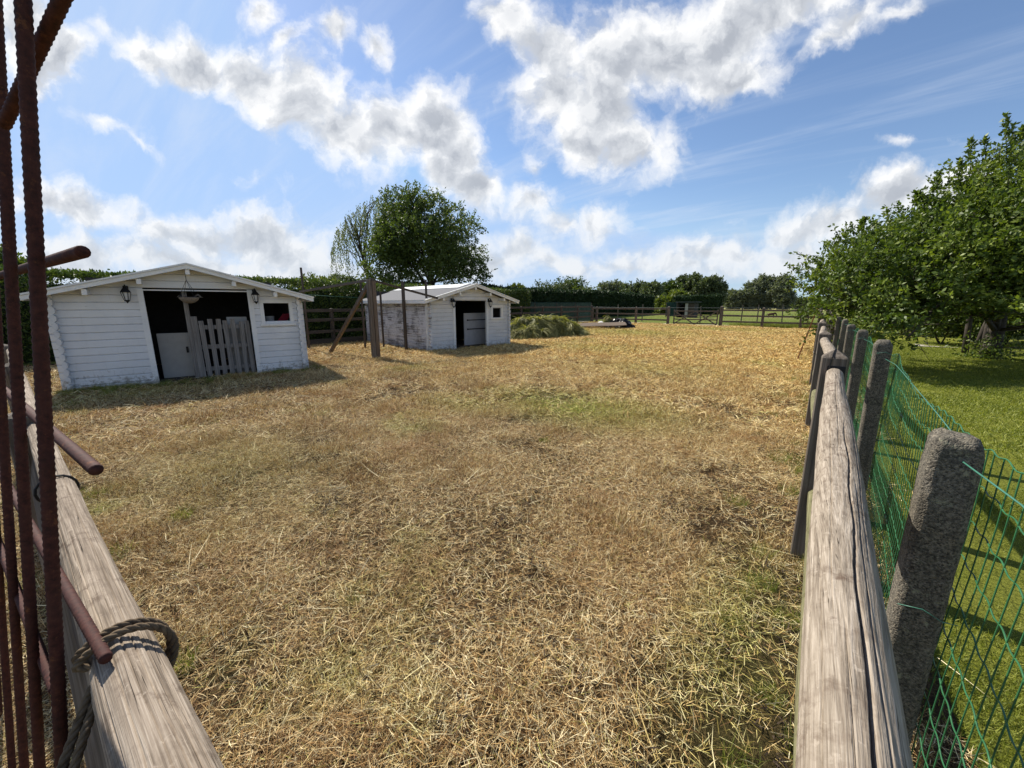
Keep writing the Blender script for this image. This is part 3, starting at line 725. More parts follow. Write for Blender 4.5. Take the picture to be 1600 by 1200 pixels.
# wall lanterns
def lantern():
    root = empty('wall_lantern')
    b = MB(); b.box((-.045, -.03, .22), (.045, 0, .36), .008)
    b.tube([(0, -.02, .30), (0, -.07, .36), (0, -.13, .37), (0, -.16, .34)], [.016, .014, .013, .012], 8); b.build('bracket', black_metal, root, False)
    c = MB(); c.tube([(0, -.16, .21), (0, -.16, .235), (0, -.16, .28), (0, -.16, .31), (0, -.16, .335), (0, -.16, .35)], [.10, .092, .06, .035, .022, .01], 6); c.build('cap', black_metal, root)
    g = MB(); g.tube([(0, -.16, .05), (0, -.16, .21)], [.045, .078], 6); g.build('glass', lamp_glass, root)
    f = MB()
    for k in range(6):
        a = math.pi / 3 * k; ca, sa = math.cos(a), math.sin(a)
        f.beam((ca * .048, -.16 + sa * .048, .045), (ca * .084, -.16 + sa * .084, .215), .010, .010)
    f.tube([(0, -.16, .05), (0, -.16, .03), (0, -.16, .005), (0, -.16, -.02)], [.055, .045, .018, .008], 8); f.build('cage', black_metal, root)
    return root
lan = lantern()
for i, (ft, x, z, lab) in enumerate([(FA, .99, 1.62, 'black lantern on the wide shed, left of its doorway'), (FA, 3.06, 1.60, 'black lantern on the wide shed, between doorway and window'),
                                     (FB, .90, 1.46, 'black lantern on the smaller shed, left of its dark doorway'), (FB, 2.53, 1.46, 'black lantern on the smaller shed, above its small window')]):
    o = lan if i == 0 else copy_tree(lan)
    o.location = LW(ft, x, -.004, z); o.rotation_euler = (0, 0, R(90) - ft[2]); o.scale = (.86,) * 3; tag(o, lab, 'lantern', 'lanterns on the shed fronts')
hb = tag(empty('hanging_basket', LW(FA, 1.91, -.22, 1.60), R(90) - A_ANG), 'empty hanging basket on chains under the gable of the wide shed', 'basket')
m = MB(); m.tube([(0, 0, 0), (0, 0, .02), (0, 0, .06), (0, 0, .10), (0, 0, .125)], [.03, .09, .14, .165, .17], 18); m.build('liner', basket_mat, hb, True)
m = MB(); m.tube([(math.cos(a) * .172, math.sin(a) * .172, .126) for a in np.linspace(0, 6.28, 25)], .006, 5); m.build('rim', black_metal, hb)
m = MB()
for k in range(4): a = k * 1.57 + .5; m.tube([(math.cos(a) * .17, math.sin(a) * .17, .126), (0, 0, .46)], .004, 4)
m.tube([(0, 0, .46), (0, 0, .55)], .005, 4); m.build('chain', black_metal, hb)
for k in range(7): a = random.uniform(0, 6.28); m = MB(); m.tube([(math.cos(a) * .1, math.sin(a) * .1, .12), (math.cos(a) * .2, math.sin(a) * .2, .15 + random.uniform(-.03, .05)), (math.cos(a) * .25, math.sin(a) * .25, .12)], .004, 4); m.build('dry_stem', basket_mat, hb)

# ------------------------------------------------------------------ timber wind brace frame between the sheds
tf = tag(empty('timber_frame', (-10.21, 6.66, 0)), 'doubled timber post with a slanting brace and thin poles between the two sheds', 'timber frame')
T0 = Vector((-10.21, 6.66, 0))
def rel(p): return Vector(p) - T0
m = MB(); m.box((-.05, -.125, -.05), (.05, -.010, 2.26), .006, Matrix.Rotation(R(-8), 4, 'Z')); m.build('post', wood_z, tf)
m = MB(); m.box((-.05, .004, -.05), (.05, .115, 2.24), .006, Matrix.Rotation(R(-8), 4, 'Z')); m.build('post', bwood_z, tf)
m = MB(); m.beam(rel(gnd(514, 552)) - Vector((0, 0, .05)), rel(at(575, 445, 12.3)), .085, .10, .006); m.build('brace', bwood_z, tf)
m = MB(); m.beam(rel(at(468, 456, 15.2)), rel(at(583, 436.5, 12.2)), .05, .07); m.build('top_pole', wood_y, tf)
m = MB(); m.beam(rel(at(578, 437, 12.2)), rel(at(684, 466, 12.9)), .05, .06); m.build('top_pole', dwood_y, tf)
for (px, pt, pb, dist) in [(470, 418, None, 15.2), (563, 440, None, 14.6), (594, 456, 545, None), (629, 440, 548, None), (665, 437, 550.5, None)]:
    if pb: g = gnd(px + 3, pb); dist = math.hypot(g[0], g[1])
    tp = at(px, pt, dist); m = MB()
    w_ = .085 if px == 629 else .055
    m.beam(rel((tp[0], tp[1], -.05)), rel(tp), w_, w_, .004); m.build('stake', dwood_z, tf)
m = MB(); m.tube([rel(at(474, 460, 15.1)), rel(at(520, 463, 14.3)), rel(at(563, 465, 14.5))], .006, 5); m.build('twine', wire_teal, tf)

# ------------------------------------------------------------------ fences
def post(mb, x, y, w, h, z0=-.1, point=.03, Mrot=None):
    mb.box((x - w / 2, y - w / 2, z0), (x + w / 2, y + w / 2, h - point), .006)
    a = w / 2 - .004
    mb.add([(x - a, y - a, h - point), (x + a, y - a, h - point), (x + a, y + a, h - point), (x - a, y + a, h - point), (x, y, h)], [(0, 1, 4), (1, 2, 4), (2, 3, 4), (3, 0, 4), (3, 2, 1, 0)])
    return mb
# near right hand post and rail fence: the top rail is a cracked half round with real relief
rf = tag(empty('rail_fence', (.11, 2.91, 0)), 'bleached round rail fence along the right edge with a long crack in its nearest rail', 'fence')
def lumpy(center, radius, ts, axis, n=56, crack=None, amp=.004, seed=0, flat=None):
    """rail swept along Y or X, radius noise, optional crack(t)->(angle,width,depth)"""
    T = len(ts); ang = np.linspace(0, 2 * np.pi, n, endpoint=False)
    C = np.array([center(t) for t in ts]); rad = np.array([radius(t) for t in ts])
    A, TT = np.meshgrid(ang, ts); rr = np.repeat(rad[:, None], n, 1)
    q = np.stack([np.cos(A) * 1.3 + 20, np.sin(A) * 1.3 + 20, TT * 2.2 + seed], -1)
    rr = rr + (fbm(q, 3) - .42) * amp * 4
    q = np.stack([np.cos(A) * 9 + 20, np.sin(A) * 9 + 20, TT * 2.5 + seed], -1)
    rr = rr + (fbm(q, 2) - .37) * amp * .9
    for ck in (crack or []):
        for i, t in enumerate(ts):
            a0, w, dp = ck(t)
            if dp > 0:
                da = (ang - a0 + np.pi) % (2 * np.pi) - np.pi
                rr[i] -= dp * np.exp(-(da / w) ** 4)
    cx = np.cos(A) * rr; cz = np.sin(A) * rr
    if flat: cx, cz = flat(cx, cz)
    if axis == 'Y': V = np.stack([C[:, None, 0] + cx, np.repeat(np.array(ts)[:, None], n, 1), C[:, None, 1] + cz], -1)
    else: V = np.stack([np.repeat(np.array(ts)[:, None], n, 1), C[:, None, 0] + cx, C[:, None, 1] + cz], -1)
    i, k = np.meshgrid(np.arange(T - 1), np.arange(n), indexing='ij'); k2 = (k + 1) % n
    F = np.stack([i * n + k, i * n + k2, (i + 1) * n + k2, (i + 1) * n + k], -1).reshape(-1, 4)
    faces = [F.ravel(), np.arange(n)[::-1], np.arange(n) + (T - 1) * n]
    return V.reshape(-1, 3), np.concatenate(faces), [4] * len(F) + [n, n]
RY = [-.6, .0, .5, 1.0, 1.5, 2.0, 2.4, 2.86]; RX = [.098, .099, .10, .101, .103, .106, .112, .120]; RZ = [1.045, 1.05, 1.062, 1.085, 1.128, 1.168, 1.186, 1.203]; RR = [.052, .052, .052, .053, .053, .047, .041, .038]
ctr = lambda y: (np.interp(y, RY, RX), np.interp(y, RY, RZ)); rdd = lambda y: np.interp(y, RY, RR)
def crack1(y):
    if y > 1.75: return (1.4, .05, 0)
    a = 1.32 - .25 * (y < 0) * 0 + .10 * math.sin(y * 3.1) - .16 * (1.2 - y) * .6 + .04 * math.sin(y * 17)
    a += .018 * (vnoise(np.array([y * 30 + 5, .5, .5])) - .5) + .03 * (vnoise(np.array([y * 9 + 5, .5, 2.5])) - .5)
    return (a, .034 + .016 * max(0, 1 - y), .026 * min(1, (1.75 - y) / .5))
def crack2(y):
    if y > .9: return (1, .05, 0)
    return (2.35 + .05 * math.sin(y * 9), .025, .006)
def fine_crack(a0, y0, y1, d, ph):
    return lambda y: (a0 + .03 * math.sin(y * 7 + ph) + .05 * (vnoise(np.array([y * 14 + ph, .5, 7.5])) - .5), .02, d * max(0, min(1, (y - y0) / .15, (y1 - y) / .15)))
V, F, S = lumpy(ctr, rdd, np.arange(-.6, 2.87, .010), 'Y', 220, [crack1, crack2, fine_crack(1.75, .2, .8, .004, 1), fine_crack(2.0, .7, 1.9, .0045, 2), fine_crack(1.05, .3, 1.3, .004, 3), fine_crack(2.7, .3, 1.2, .004, 4), fine_crack(1.62, 1.4, 2.7, .004, 5), fine_crack(.8, .9, 2.2, .004, 6)], .0030, 3)
V = V - np.array([.11, 2.91, 0]); o = link_np('rail', V, F, S, rail_y, rf, True)
lc = lambda y: (np.interp(y, [-.6, 2.85], [.14, .135]), np.interp(y, [-.6, 2.85], [.42, .47]))
V, F, S = lumpy(lc, lambda y: .045, np.arange(-.6, 2.86, .06), 'Y', 32, None, .004, 8)
link_np('rail', V - np.array([.11, 2.91, 0]), F, S, greenrail, rf, True)
m = MB(); post(m, 0, 0, .118, 1.345, -.1, .045); p0 = m.build('post', wood_z, rf)
# black mortise slot behind the rail end and the check in the post head
m = MB(); m.box((-.028, -.0625, 1.150), (.055, -.056, 1.252), .003); m.build('slot', black_metal, p0)
m = MB(); m.tube([(-.012, -.0635, 1.30), (-.022, -.0632, 1.20), (-.02, -.0632, 1.0)], [.003, .003, .001], 5); m.tube([(.0, .0, 1.346), (-.008, -.03, 1.325), (-.012, -.0635, 1.30)], .003, 5); m.build('split', black_metal, p0)
YS = [6.25, 9.6, 13.0, 16.4, 19.8, 23.2, 26.6, 30.0]
prev = 2.91
for k, y in enumerate(YS):
    m = MB(); post(m, random.uniform(-.01, .02), y - 2.91, .125, 1.30 + random.uniform(-.03, .03), -.1, .045); m.build('post', wood_z, rf)
    for z0, rr_ in ((1.15, .042), (.50, .045)):
        V, F, S = lumpy(lambda t: (.115 + .012 * math.sin(t * 2 + k), z0 + .05 * math.sin((t - prev) / (y - prev) * 3.14) * (-1) ** k), lambda t: rr_, np.arange(prev + .06, y - .05, .12), 'Y', 20, None, .003, k * 3 + 1)
        link_np('rail', V - np.array([.11, 2.91, 0]), F, S, rail_y if z0 > 1 else greenrail, rf, True)
    prev = y
m = MB(); m.tube([(-.067, 3.34 - .02, 1.02), (-.09, 3.30, 1.01), (-.085, 3.27, .985), (-.066, 3.275, .98)], .004, 6); m.build('wire_tie', black_metal, rf)

# green wire fence on concrete posts
wf = tag(empty('wire_fence', (.37, 1.43, 0)), 'green plastic wire mesh fence on rough grey concrete posts beside the lawn', 'fence')
W0 = np.array([.37, 1.43, 0])
CP = [(.335, -.75, 1.20), (.315, 1.43, 1.285), (.405, 3.75, 1.35), (.42, 5.65, 1.32), (.425, 7.6, 1.30), (.42, 9.7, 1.31), (.42, 11.9, 1.30), (.42, 14.1, 1.30), (.42, 16.3, 1.3), (.42, 18.5, 1.3), (.42, 20.7, 1.3), (.42, 22.9, 1.3), (.42, 25.1, 1.3), (.42, 27.3, 1.3), (.42, 29.5, 1.3)]
def conc_post(x, y, h, lean, seed, fine_):
    nz = 110 if fine_ else 24; seg = 9 if fine_ else 3; w = .047; bv = .013
    per = []
    cr = [(-w, -w), (w, -w), (w, w), (-w, w)]
    for c in range(4):
        a, b = np.array(cr[c]), np.array(cr[(c + 1) % 4]); d = (b - a) / (2 * w)
        for t in np.linspace(0, 1, seg, endpoint=False): per.append(a + d * (bv + (2 * w - 2 * bv) * t))
        per.append(b - d * bv)
    per = np.array(per); n = len(per)
    zs = np.concatenate([np.linspace(-.1, h - .05, nz), h - .05 + .05 * np.sin(np.linspace(.15, 1.5, 8))])
    V = []
    for i, z in enumerate(zs):
        k = 1.0
        if z > h - .05: k = max(.30, math.sqrt(max(0, 1 - ((z - h + .05) / .052) ** 2)) ** .5)
        V.append(np.concatenate([per * k, np.full((n, 1), z)], 1))
    V = np.array(V)
    q = V * 60 + seed * 11; V[..., 0] += (fbm(q, 3) - .43) * .0030; V[..., 1] += (fbm(q + 31, 3) - .43) * .0030
    topm = np.clip((V[..., 2] - h + .09) / .09, 0, 1)
    q = V * 22 + seed; V[..., 2] += (fbm(q, 3) - .5) * .05 * topm; V[..., 0] += (fbm(q + 50, 3) - .43) * .03 * topm; V[..., 1] += (fbm(q + 80, 3) - .43) * .03 * topm
    V[..., 0] += lean[0] * V[..., 2]; V[..., 1] += lean[1] * V[..., 2]
    m_ = len(zs); i, k = np.meshgrid(np.arange(m_ - 1), np.arange(n), indexing='ij'); k2 = (k + 1) % n
    F = np.stack([i * n + k, i * n + k2, (i + 1) * n + k2, (i + 1) * n + k], -1).reshape(-1, 4)
    V = V.reshape(-1, 3) + np.array([x, y, 0]) - W0
    return link_np('concrete_post', V, np.concatenate([F.ravel(), np.arange(n) + (m_ - 1) * n]), [4] * len(F) + [n], concrete, wf, False)
for k, (x, y, h) in enumerate(CP):
    conc_post(x - .0 * h, y, h, (random.uniform(-.012, .012) if k != 1 else .0, random.uniform(-.01, .01)), k + 1, k in (1, 2))
mx = lambda y: np.interp(y, [c[1] for c in CP], [c[0] + .066 for c in CP])
def mtop(y): 
    ys = [c[1] for c in CP]; k = np.clip(np.searchsorted(ys, y) - 1, 0, len(ys) - 2); f = np.clip((y - ys[k]) / (ys[k + 1] - ys[k]), 0, 1)
    return 1.245 - .05 * math.sin(f * 3.1416) + .012 * math.sin(y * 7)
def tubes_np(paths, rad, n=4):      # many equal-length polylines as thin tubes
    P_ = np.asarray(paths, float); K, T, _ = P_.shape
    tan = np.gradient(P_, axis=1); tan /= np.linalg.norm(tan, axis=2, keepdims=True) + 1e-9
    ref = np.where(np.abs(tan[..., 2:3]) > .8, np.array([1., 0, 0]), np.array([0, 0, 1.]))
    a = np.cross(tan, ref); a /= np.linalg.norm(a, axis=2, keepdims=True) + 1e-9; b = np.cross(tan, a)
    ring = np.stack([P_ + (a * math.cos(q) + b * math.sin(q)) * rad for q in np.arange(n) * 2 * math.pi / n], 2)
    base = (np.arange(K) * T * n)[:, None, None]; i = np.arange(T - 1)[None, :, None] * n; k = np.arange(n)[None, None, :]; k2 = (k + 1) % n
    F = np.stack([base + i + k, base + i + k2, base + i + n + k2, base + i + n + k], -1).reshape(-1, 4)
    return ring.reshape(-1, 3), F
ys = np.arange(-1.2, 30, .052)
vp = []
for y in ys:
    z1 = mtop(y); x = mx(y); wob = .006 * math.sin(y * 31)
    vp.append([(x + .012 * math.sin(z * 4 + y * 2.3) , y + wob * z, z) for z in np.linspace(.01, z1, 9)])
V1, F1 = tubes_np(vp, .0016)
hy = np.arange(-1.2, 30, .013); hp = []
for r_ in range(13):
    f = r_ / 12
    hp.append([(mx(y) + .012 * math.sin((.02 + f * mtop(y)) * 4 + y * 2.3), y, .015 + f * (mtop(y) - .015) + .0045 * math.sin(y * 2 * math.pi / .104)) for y in hy])
V2, F2 = tubes_np(hp, .0019)
V = np.concatenate([V1, V2]) - W0; F = np.concatenate([F1, F2 + len(V1)])
link_np('wire_mesh', V, F.ravel(), np.full(len(F), 4), wire_green, wf, True)
m = MB(); pts = []
for k in range(len(CP) - 1):
    x, y, h = CP[k]; x2, y2, h2 = CP[k + 1]
    for f in np.linspace(0, 1, 9)[:-1]: pts.append((x + (x2 - x) * f + .058 * math.sin(f * math.pi) ** .3, y + (y2 - y) * f, 1.225 - .025 * math.sin(f * 3.14)))
m.tube([Vector(p) - Vector(W0) for p in pts], .0019, 6); m.build('tension_wire', wire_teal, wf, True)
for (x, y, h) in CP[1:5]:
    for zz in ((.80,) if y < 2 else (h - .09,)):
        m = MB()
        q = [(x - .045, y - .062, zz), (x, y - .070, zz + .012), (x + .04, y - .062, zz - .01), (x + .075, y - .03, zz - .025)]
        m.tube([Vector(p) - Vector(W0) for p in q], .0013, 5); m.build('tie_wire', wire_teal, wf, True)

# left hand fence under the viewer's left side
lf = tag(empty('rail_fence', (-3.1, .05, 0)), 'sun bleached half round rail fence behind the rusty bars at the left edge', 'fence')
L0 = np.array([-3.1, .05, 0])
cz = lambda x: (np.interp(x, [-3.1, .6], [.03, .045]), np.interp(x, [-3.1, -1.5, .6], [.985, .962, .97]))
V, F, S = lumpy(cz, lambda x: np.interp(x, [-3.1, -1.4, -.6, .6], [.033, .041, .048, .051]), np.arange(-3.12, .6, .010), 'X', 200, [fine_crack(1.2, -2.5, .5, .004, 1), fine_crack(1.5, -1.2, -.3, .003, 2), fine_crack(.9, -1.6, .4, .0035, 3), fine_crack(1.9, -1.5, -.1, .003, 4), fine_crack(.6, -1.1, .5, .0035, 5), fine_crack(2.3, -2.0, .2, .003, 6)], .0035, 21)
link_np('rail', V - L0, F, S, rail_x, lf, True)
m = MB(); M = Matrix.Rotation(R(14), 4, 'X')
pb = MB(); vs = []
for x in (-3.1, .6):
    vs += [(x, .006, .925), (x, .030, .915), (x, -.012, .70), (x, -.036, .70)]
pb.add(vs, [(0, 1, 2, 3), (4, 7, 6, 5), (0, 4, 5, 1), (1, 5, 6, 2), (2, 6, 7, 3), (3, 7, 4, 0)])
o = pb.build('lower_board', wood_x, lf); o.location = tuple(-L0)
m = MB(); post(m, 0, -.06, .12, 1.08); m.build('post', wood_z, lf)
for k, x in enumerate((-2.9, -5.8)):
    V, F, S = lumpy(lambda t: (.03, .95), lambda t: .04, np.arange(x - 2.9 + .05, x - .05, .1) - 3.1 + 2.9 + .0, 'X', 20, None, .004, 40 + k)
    link_np('rail', V - L0, F, S, rail_x, lf, True)
    m = MB(); post(m, x, -.06, .12, 1.05); m.build('post', wood_z, lf)
m = MB(); m.tube([(-3.1 + 1.35, 0, 0)] and [Vector((-2.02, .03 + .05 * math.cos(a), .965 + .05 * math.sin(a))) - Vector(L0) for a in np.linspace(0, 6.28, 17)], .004, 6); m.build('black_tie', black_metal, lf)

# rusty reinforcing mesh leaning on it
rb = tag(empty('rebar_panel', (-.95, -.1, 0)), 'dark rusty reinforcing bar panel leaning on the left fence close to the viewer', 'rebar panel')
RB0 = Vector((-.95, -.1, 0)); DV = Vector((-1, -.065, 0))
def rebar(a, b, rad, nm, rib=.09):
    a = Vector(a) - RB0; b = Vector(b) - RB0; L = (b - a).length; n = int(L / .0055)
    pts = [a.lerp(b, k / n) for k in range(n + 1)]
    m = MB(); m.tube(pts, [rad * (1 + rib * (1 if k % 2 else -1)) for k in range(n + 1)], 12); return m.build(nm, rust, rb, True)
t1 = Vector(atX(36, 0, -.95)); b1 = Vector(atX(95, 1150, -.95)); dv = (b1 - t1) / (b1.z - t1.z)
for k, off in enumerate((0, .30, .62, 1.0, 1.4, 1.85)):
    s = t1 + DV * off; a = s + dv * (2.75 - s.z); b = s + dv * (-.02 - s.z); rebar(a, b, .0088, 'upright_bar', .06)
for (px, py, ex, L) in [(130, 393, -.86, 2.3), (151, 735, -.86, 2.3), (166, 1030, -.86, 2.3)]:
    e = Vector(atX(px, py, ex)); rebar(e, e + Vector((-1, -.075, 0)) * L, .0086, 'cross_bar', .08)
e = Vector(atX(86, 1078, -1.12)); rebar(e, e + Vector((-1, -.075, .02)) * 1.6, .0088, 'cross_bar', .06)
rebar(Vector(atX(6, 196, -1.15)), Vector(atX(108, -25, -.88)), .0088, 'slanting_bar', .06)

# rope tied round rail and bar
def ply(mb, path, Rr, n=3, pitch=.045):
    path = [Vector(p) for p in path]; fine_ = []
    for i in range(len(path) - 1):
        L = (path[i + 1] - path[i]).length; q = max(1, int(L / .004))
        fine_ += [path[i].lerp(path[i + 1], k / q) for k in range(q)]
    fine_.append(path[-1]); s = 0; strands = [[] for _ in range(n)]; prev = None
    for i, p in enumerate(fine_):
        t = (fine_[min(i + 1, len(fine_) - 1)] - fine_[max(i - 1, 0)]).normalized()
        x = t.cross(Vector((0, 0, 1)) if abs(t.z) < .9 else Vector((1, 0, 0))).normalized() if prev is None else (prev - t * prev.dot(t)).normalized()
        prev = x; y = t.cross(x)
        if i: s += (p - fine_[i - 1]).length
        for k in range(n):
            a = s / pitch * 2 * math.pi + k * 2 * math.pi / n
            strands[k].append(p + (x * math.cos(a) + y * math.sin(a)) * Rr * .52)
    for st in strands: mb.tube(st, Rr * .56, 7)
def smooth_path(pts, n=10):
    pts = [Vector(p) for p in pts]; out = []
    for i in range(len(pts) - 1):
        p0, p1, p2, p3 = pts[max(i - 1, 0)], pts[i], pts[i + 1], pts[min(i + 2, len(pts) - 1)]
        for k in range(n):
            t = k / n; out.append(.5 * ((2 * p1) + (p2 - p0) * t + (2 * p0 - 5 * p1 + 4 * p2 - p3) * t * t + (3 * p1 - p0 - 3 * p2 + p3) * t ** 3))
    return out + [pts[-1]]
m = MB()
def loop(x0, x1, a0, a1, r, n=14):
    return [(x0 + (x1 - x0) * k / n, .042 + r * math.cos(a0 + (a1 - a0) * k / n), .966 + r * math.sin(a0 + (a1 - a0) * k / n)) for k in range(n + 1)]
XR = -.91
pth = [Vector(atX(72, 1260, -.80)), Vector(atX(100, 1190, -.83)), Vector(atX(133, 1100, -.87)), Vector(atX(158, 1040, -.905))] + [Vector(p) for p in loop(XR - .03, XR + .01, R(150), R(-120), .062)]
ply(m, smooth_path(pth, 6), .0064, 3, .042)
pth = [Vector(atX(95, 1270, -.79)), Vector(atX(122, 1180, -.82)), Vector(atX(146, 1105, -.86)), Vector(atX(166, 1045, -.90))] + [Vector(p) for p in loop(XR - .005, XR + .03, R(150), R(-120), .064)]
ply(m, smooth_path(pth, 6), .0064, 3, .042)
tag(m.build('rope', rope_m, None, True), 'old twisted hemp rope tied round the left rail and a rusty bar', 'rope')

# left boundary fence, far fence, gate
FY = 31.0
bf = tag(empty('board_fence', (-15.3, 3, 0)), 'dark three rail board fence running behind the sheds to the far corner', 'fence')
m_ = None
for k in range(12):
    y = k * 2.55
    m = MB(); post(m, 0, y, .12, 1.42); m.build('post', dwood_z, bf)
    if k < 11:
        for z in (.52, .97, 1.33):
            m = MB(); m.box((.062, y + .02, z - .06), (.098, y + 2.53, z + .06), .004); m.build('rail', dwood_y, bf)
        if k < 3:
            m = MB(); m.box((.064, y + .02, 0), (.10, y + 2.53, .24), .004); m.build('kick_board', dwood_y, bf)
ff = tag(empty('rail_fence', (atY(932, 504, FY)[0], FY, 0)), 'grey three rail fence at the far end, left of the gate, behind the grass heap', 'fence')
X0 = atY(932, 504, FY)[0]
xs = [-15.2 - X0, 0, atY(993, 505, FY)[0] - X0, atY(1043, 508, FY)[0] - X0]
for k, x in enumerate(xs):
    m = MB(); post(m, x, 0, .15 if k < 3 else .17, 1.36 if k < 3 else 1.40, -.1, .07); m.build('post', wood_z, ff)
    if k < 3:
        for z in (.36, .78, 1.18):
            m = MB(); m.box((x + .02, -.105, z - .055), (xs[k + 1] - .02, -.077, z + .055), .004); m.build('rail', wood_x, ff)
XR0 = atY(1125, 511, FY)[0]
fr = tag(empty('rail_fence', (XR0, FY, 0)), 'grey three rail fence at the far end, right of the gate', 'fence')
xs = [0, atY(1190, 511, FY)[0] - XR0, atY(1250, 511, FY)[0] - XR0, .15 - XR0]
for k, x in enumerate(xs):
    m = MB(); post(m, x, 0, .15 if k else .2, 1.36 if k else 1.44, -.1, .07); m.build('post', wood_z, fr)
    if k < 3:
        for z in (.36, .76, 1.14):
            m = MB(); m.box((x + .02, -.105, z - .055), (xs[k + 1] - .02, -.077, z + .055), .004); m.build('rail', wood_x, fr)
gx0, gx1 = atY(1051, 508, FY)[0], atY(1121, 510, FY)[0]; GW = gx1 - gx0
gt = tag(empty('field_gate', (gx0, FY, 0)), 'wooden five bar field gate with two crossed braces at the far end', 'gate')
m = MB(); m.box((.02, -.06, .12), (.10, -.005, 1.16), .004); m.box((GW - .10, -.06, .12), (GW - .02, -.005, 1.16), .004); m.build('stile', wood_z, gt)
for z in (.17, .45, .72, 1.05):
    m = MB(); m.box((.03, -.10, z - .04), (GW - .03, -.065, z + .04), .004); m.build('bar', wood_x, gt)
for h0, h1 in ((.08, GW / 2), (GW / 2, GW - .08)):
    for a, b in (((h0, 1.05), (h1, .10)), ((h0, .10), (h1, 1.05))):
        m = MB(); m.beam((a[0], -.118 if a[1] > b[1] else -.128, a[1]), (b[0], -.118 if a[1] > b[1] else -.128, b[1]), .026, .075); m.build('brace', wood_x, gt)
# stakes and wires of the pasture fence beyond
sf = tag(empty('stake_fence', (-14, 36.5, 0)), 'thin grey stakes with wires standing in the pasture beyond the far fence', 'fence')
for px in (838, 868, 905, 965, 1003, 1043, 1094, 1158, 1183, 1222, 1262):
    x = atY(px, 500, 36.5)[0] + 14; m = MB(); m.beam((x, 0, -.1), (x + random.uniform(-.06, .06), random.uniform(-.05, .05), 1.42 + random.uniform(-.1, .1)), .075, .075, .004); m.build('stake', wood_z, sf)
xa, xb = atY(838, 500, 36.5)[0] + 14, atY(1262, 500, 36.5)[0] + 14
for z in (.6, 1.25): m = MB(); m.tube([(xa, -.04, z), ((xa + xb) / 2, -.04, z - .03), (xb, -.04, z)], .008, 5); m.build('wire', wire_grey, sf)
# windbreak netting in front of the conifer hedge
nf = tag(empty('net_fence', (-16.6, 12, 0)), 'dark green windbreak net fence in front of the conifer hedge', 'fence')
vp = [[(0, y, z) for z in (.0, .8, 1.62)] for y in np.arange(0, 21.5, .07)]; V1, F1 = tubes_np(vp, .012)
hp = [[(0, y, z) for y in np.linspace(0, 21.5, 40)] for z in np.arange(.04, 1.64, .07)]; V2, F2 = tubes_np(hp, .012)
F = np.concatenate([F1, F2 + len(V1)]); link_np('net', np.concatenate([V1, V2]), F.ravel(), np.full(len(F), 4), green_net, nf)
m = MB(); m.tube([(0, 0, 1.66), (0, 21.5, 1.66)], .022, 6); m.build('top_tube', green_net, nf)
for k in range(8): m = MB(); m.tube([(.03, k * 3.07, -.1), (.03, k * 3.07, 1.67)], .03, 6); m.build('post', dwood_z, nf)

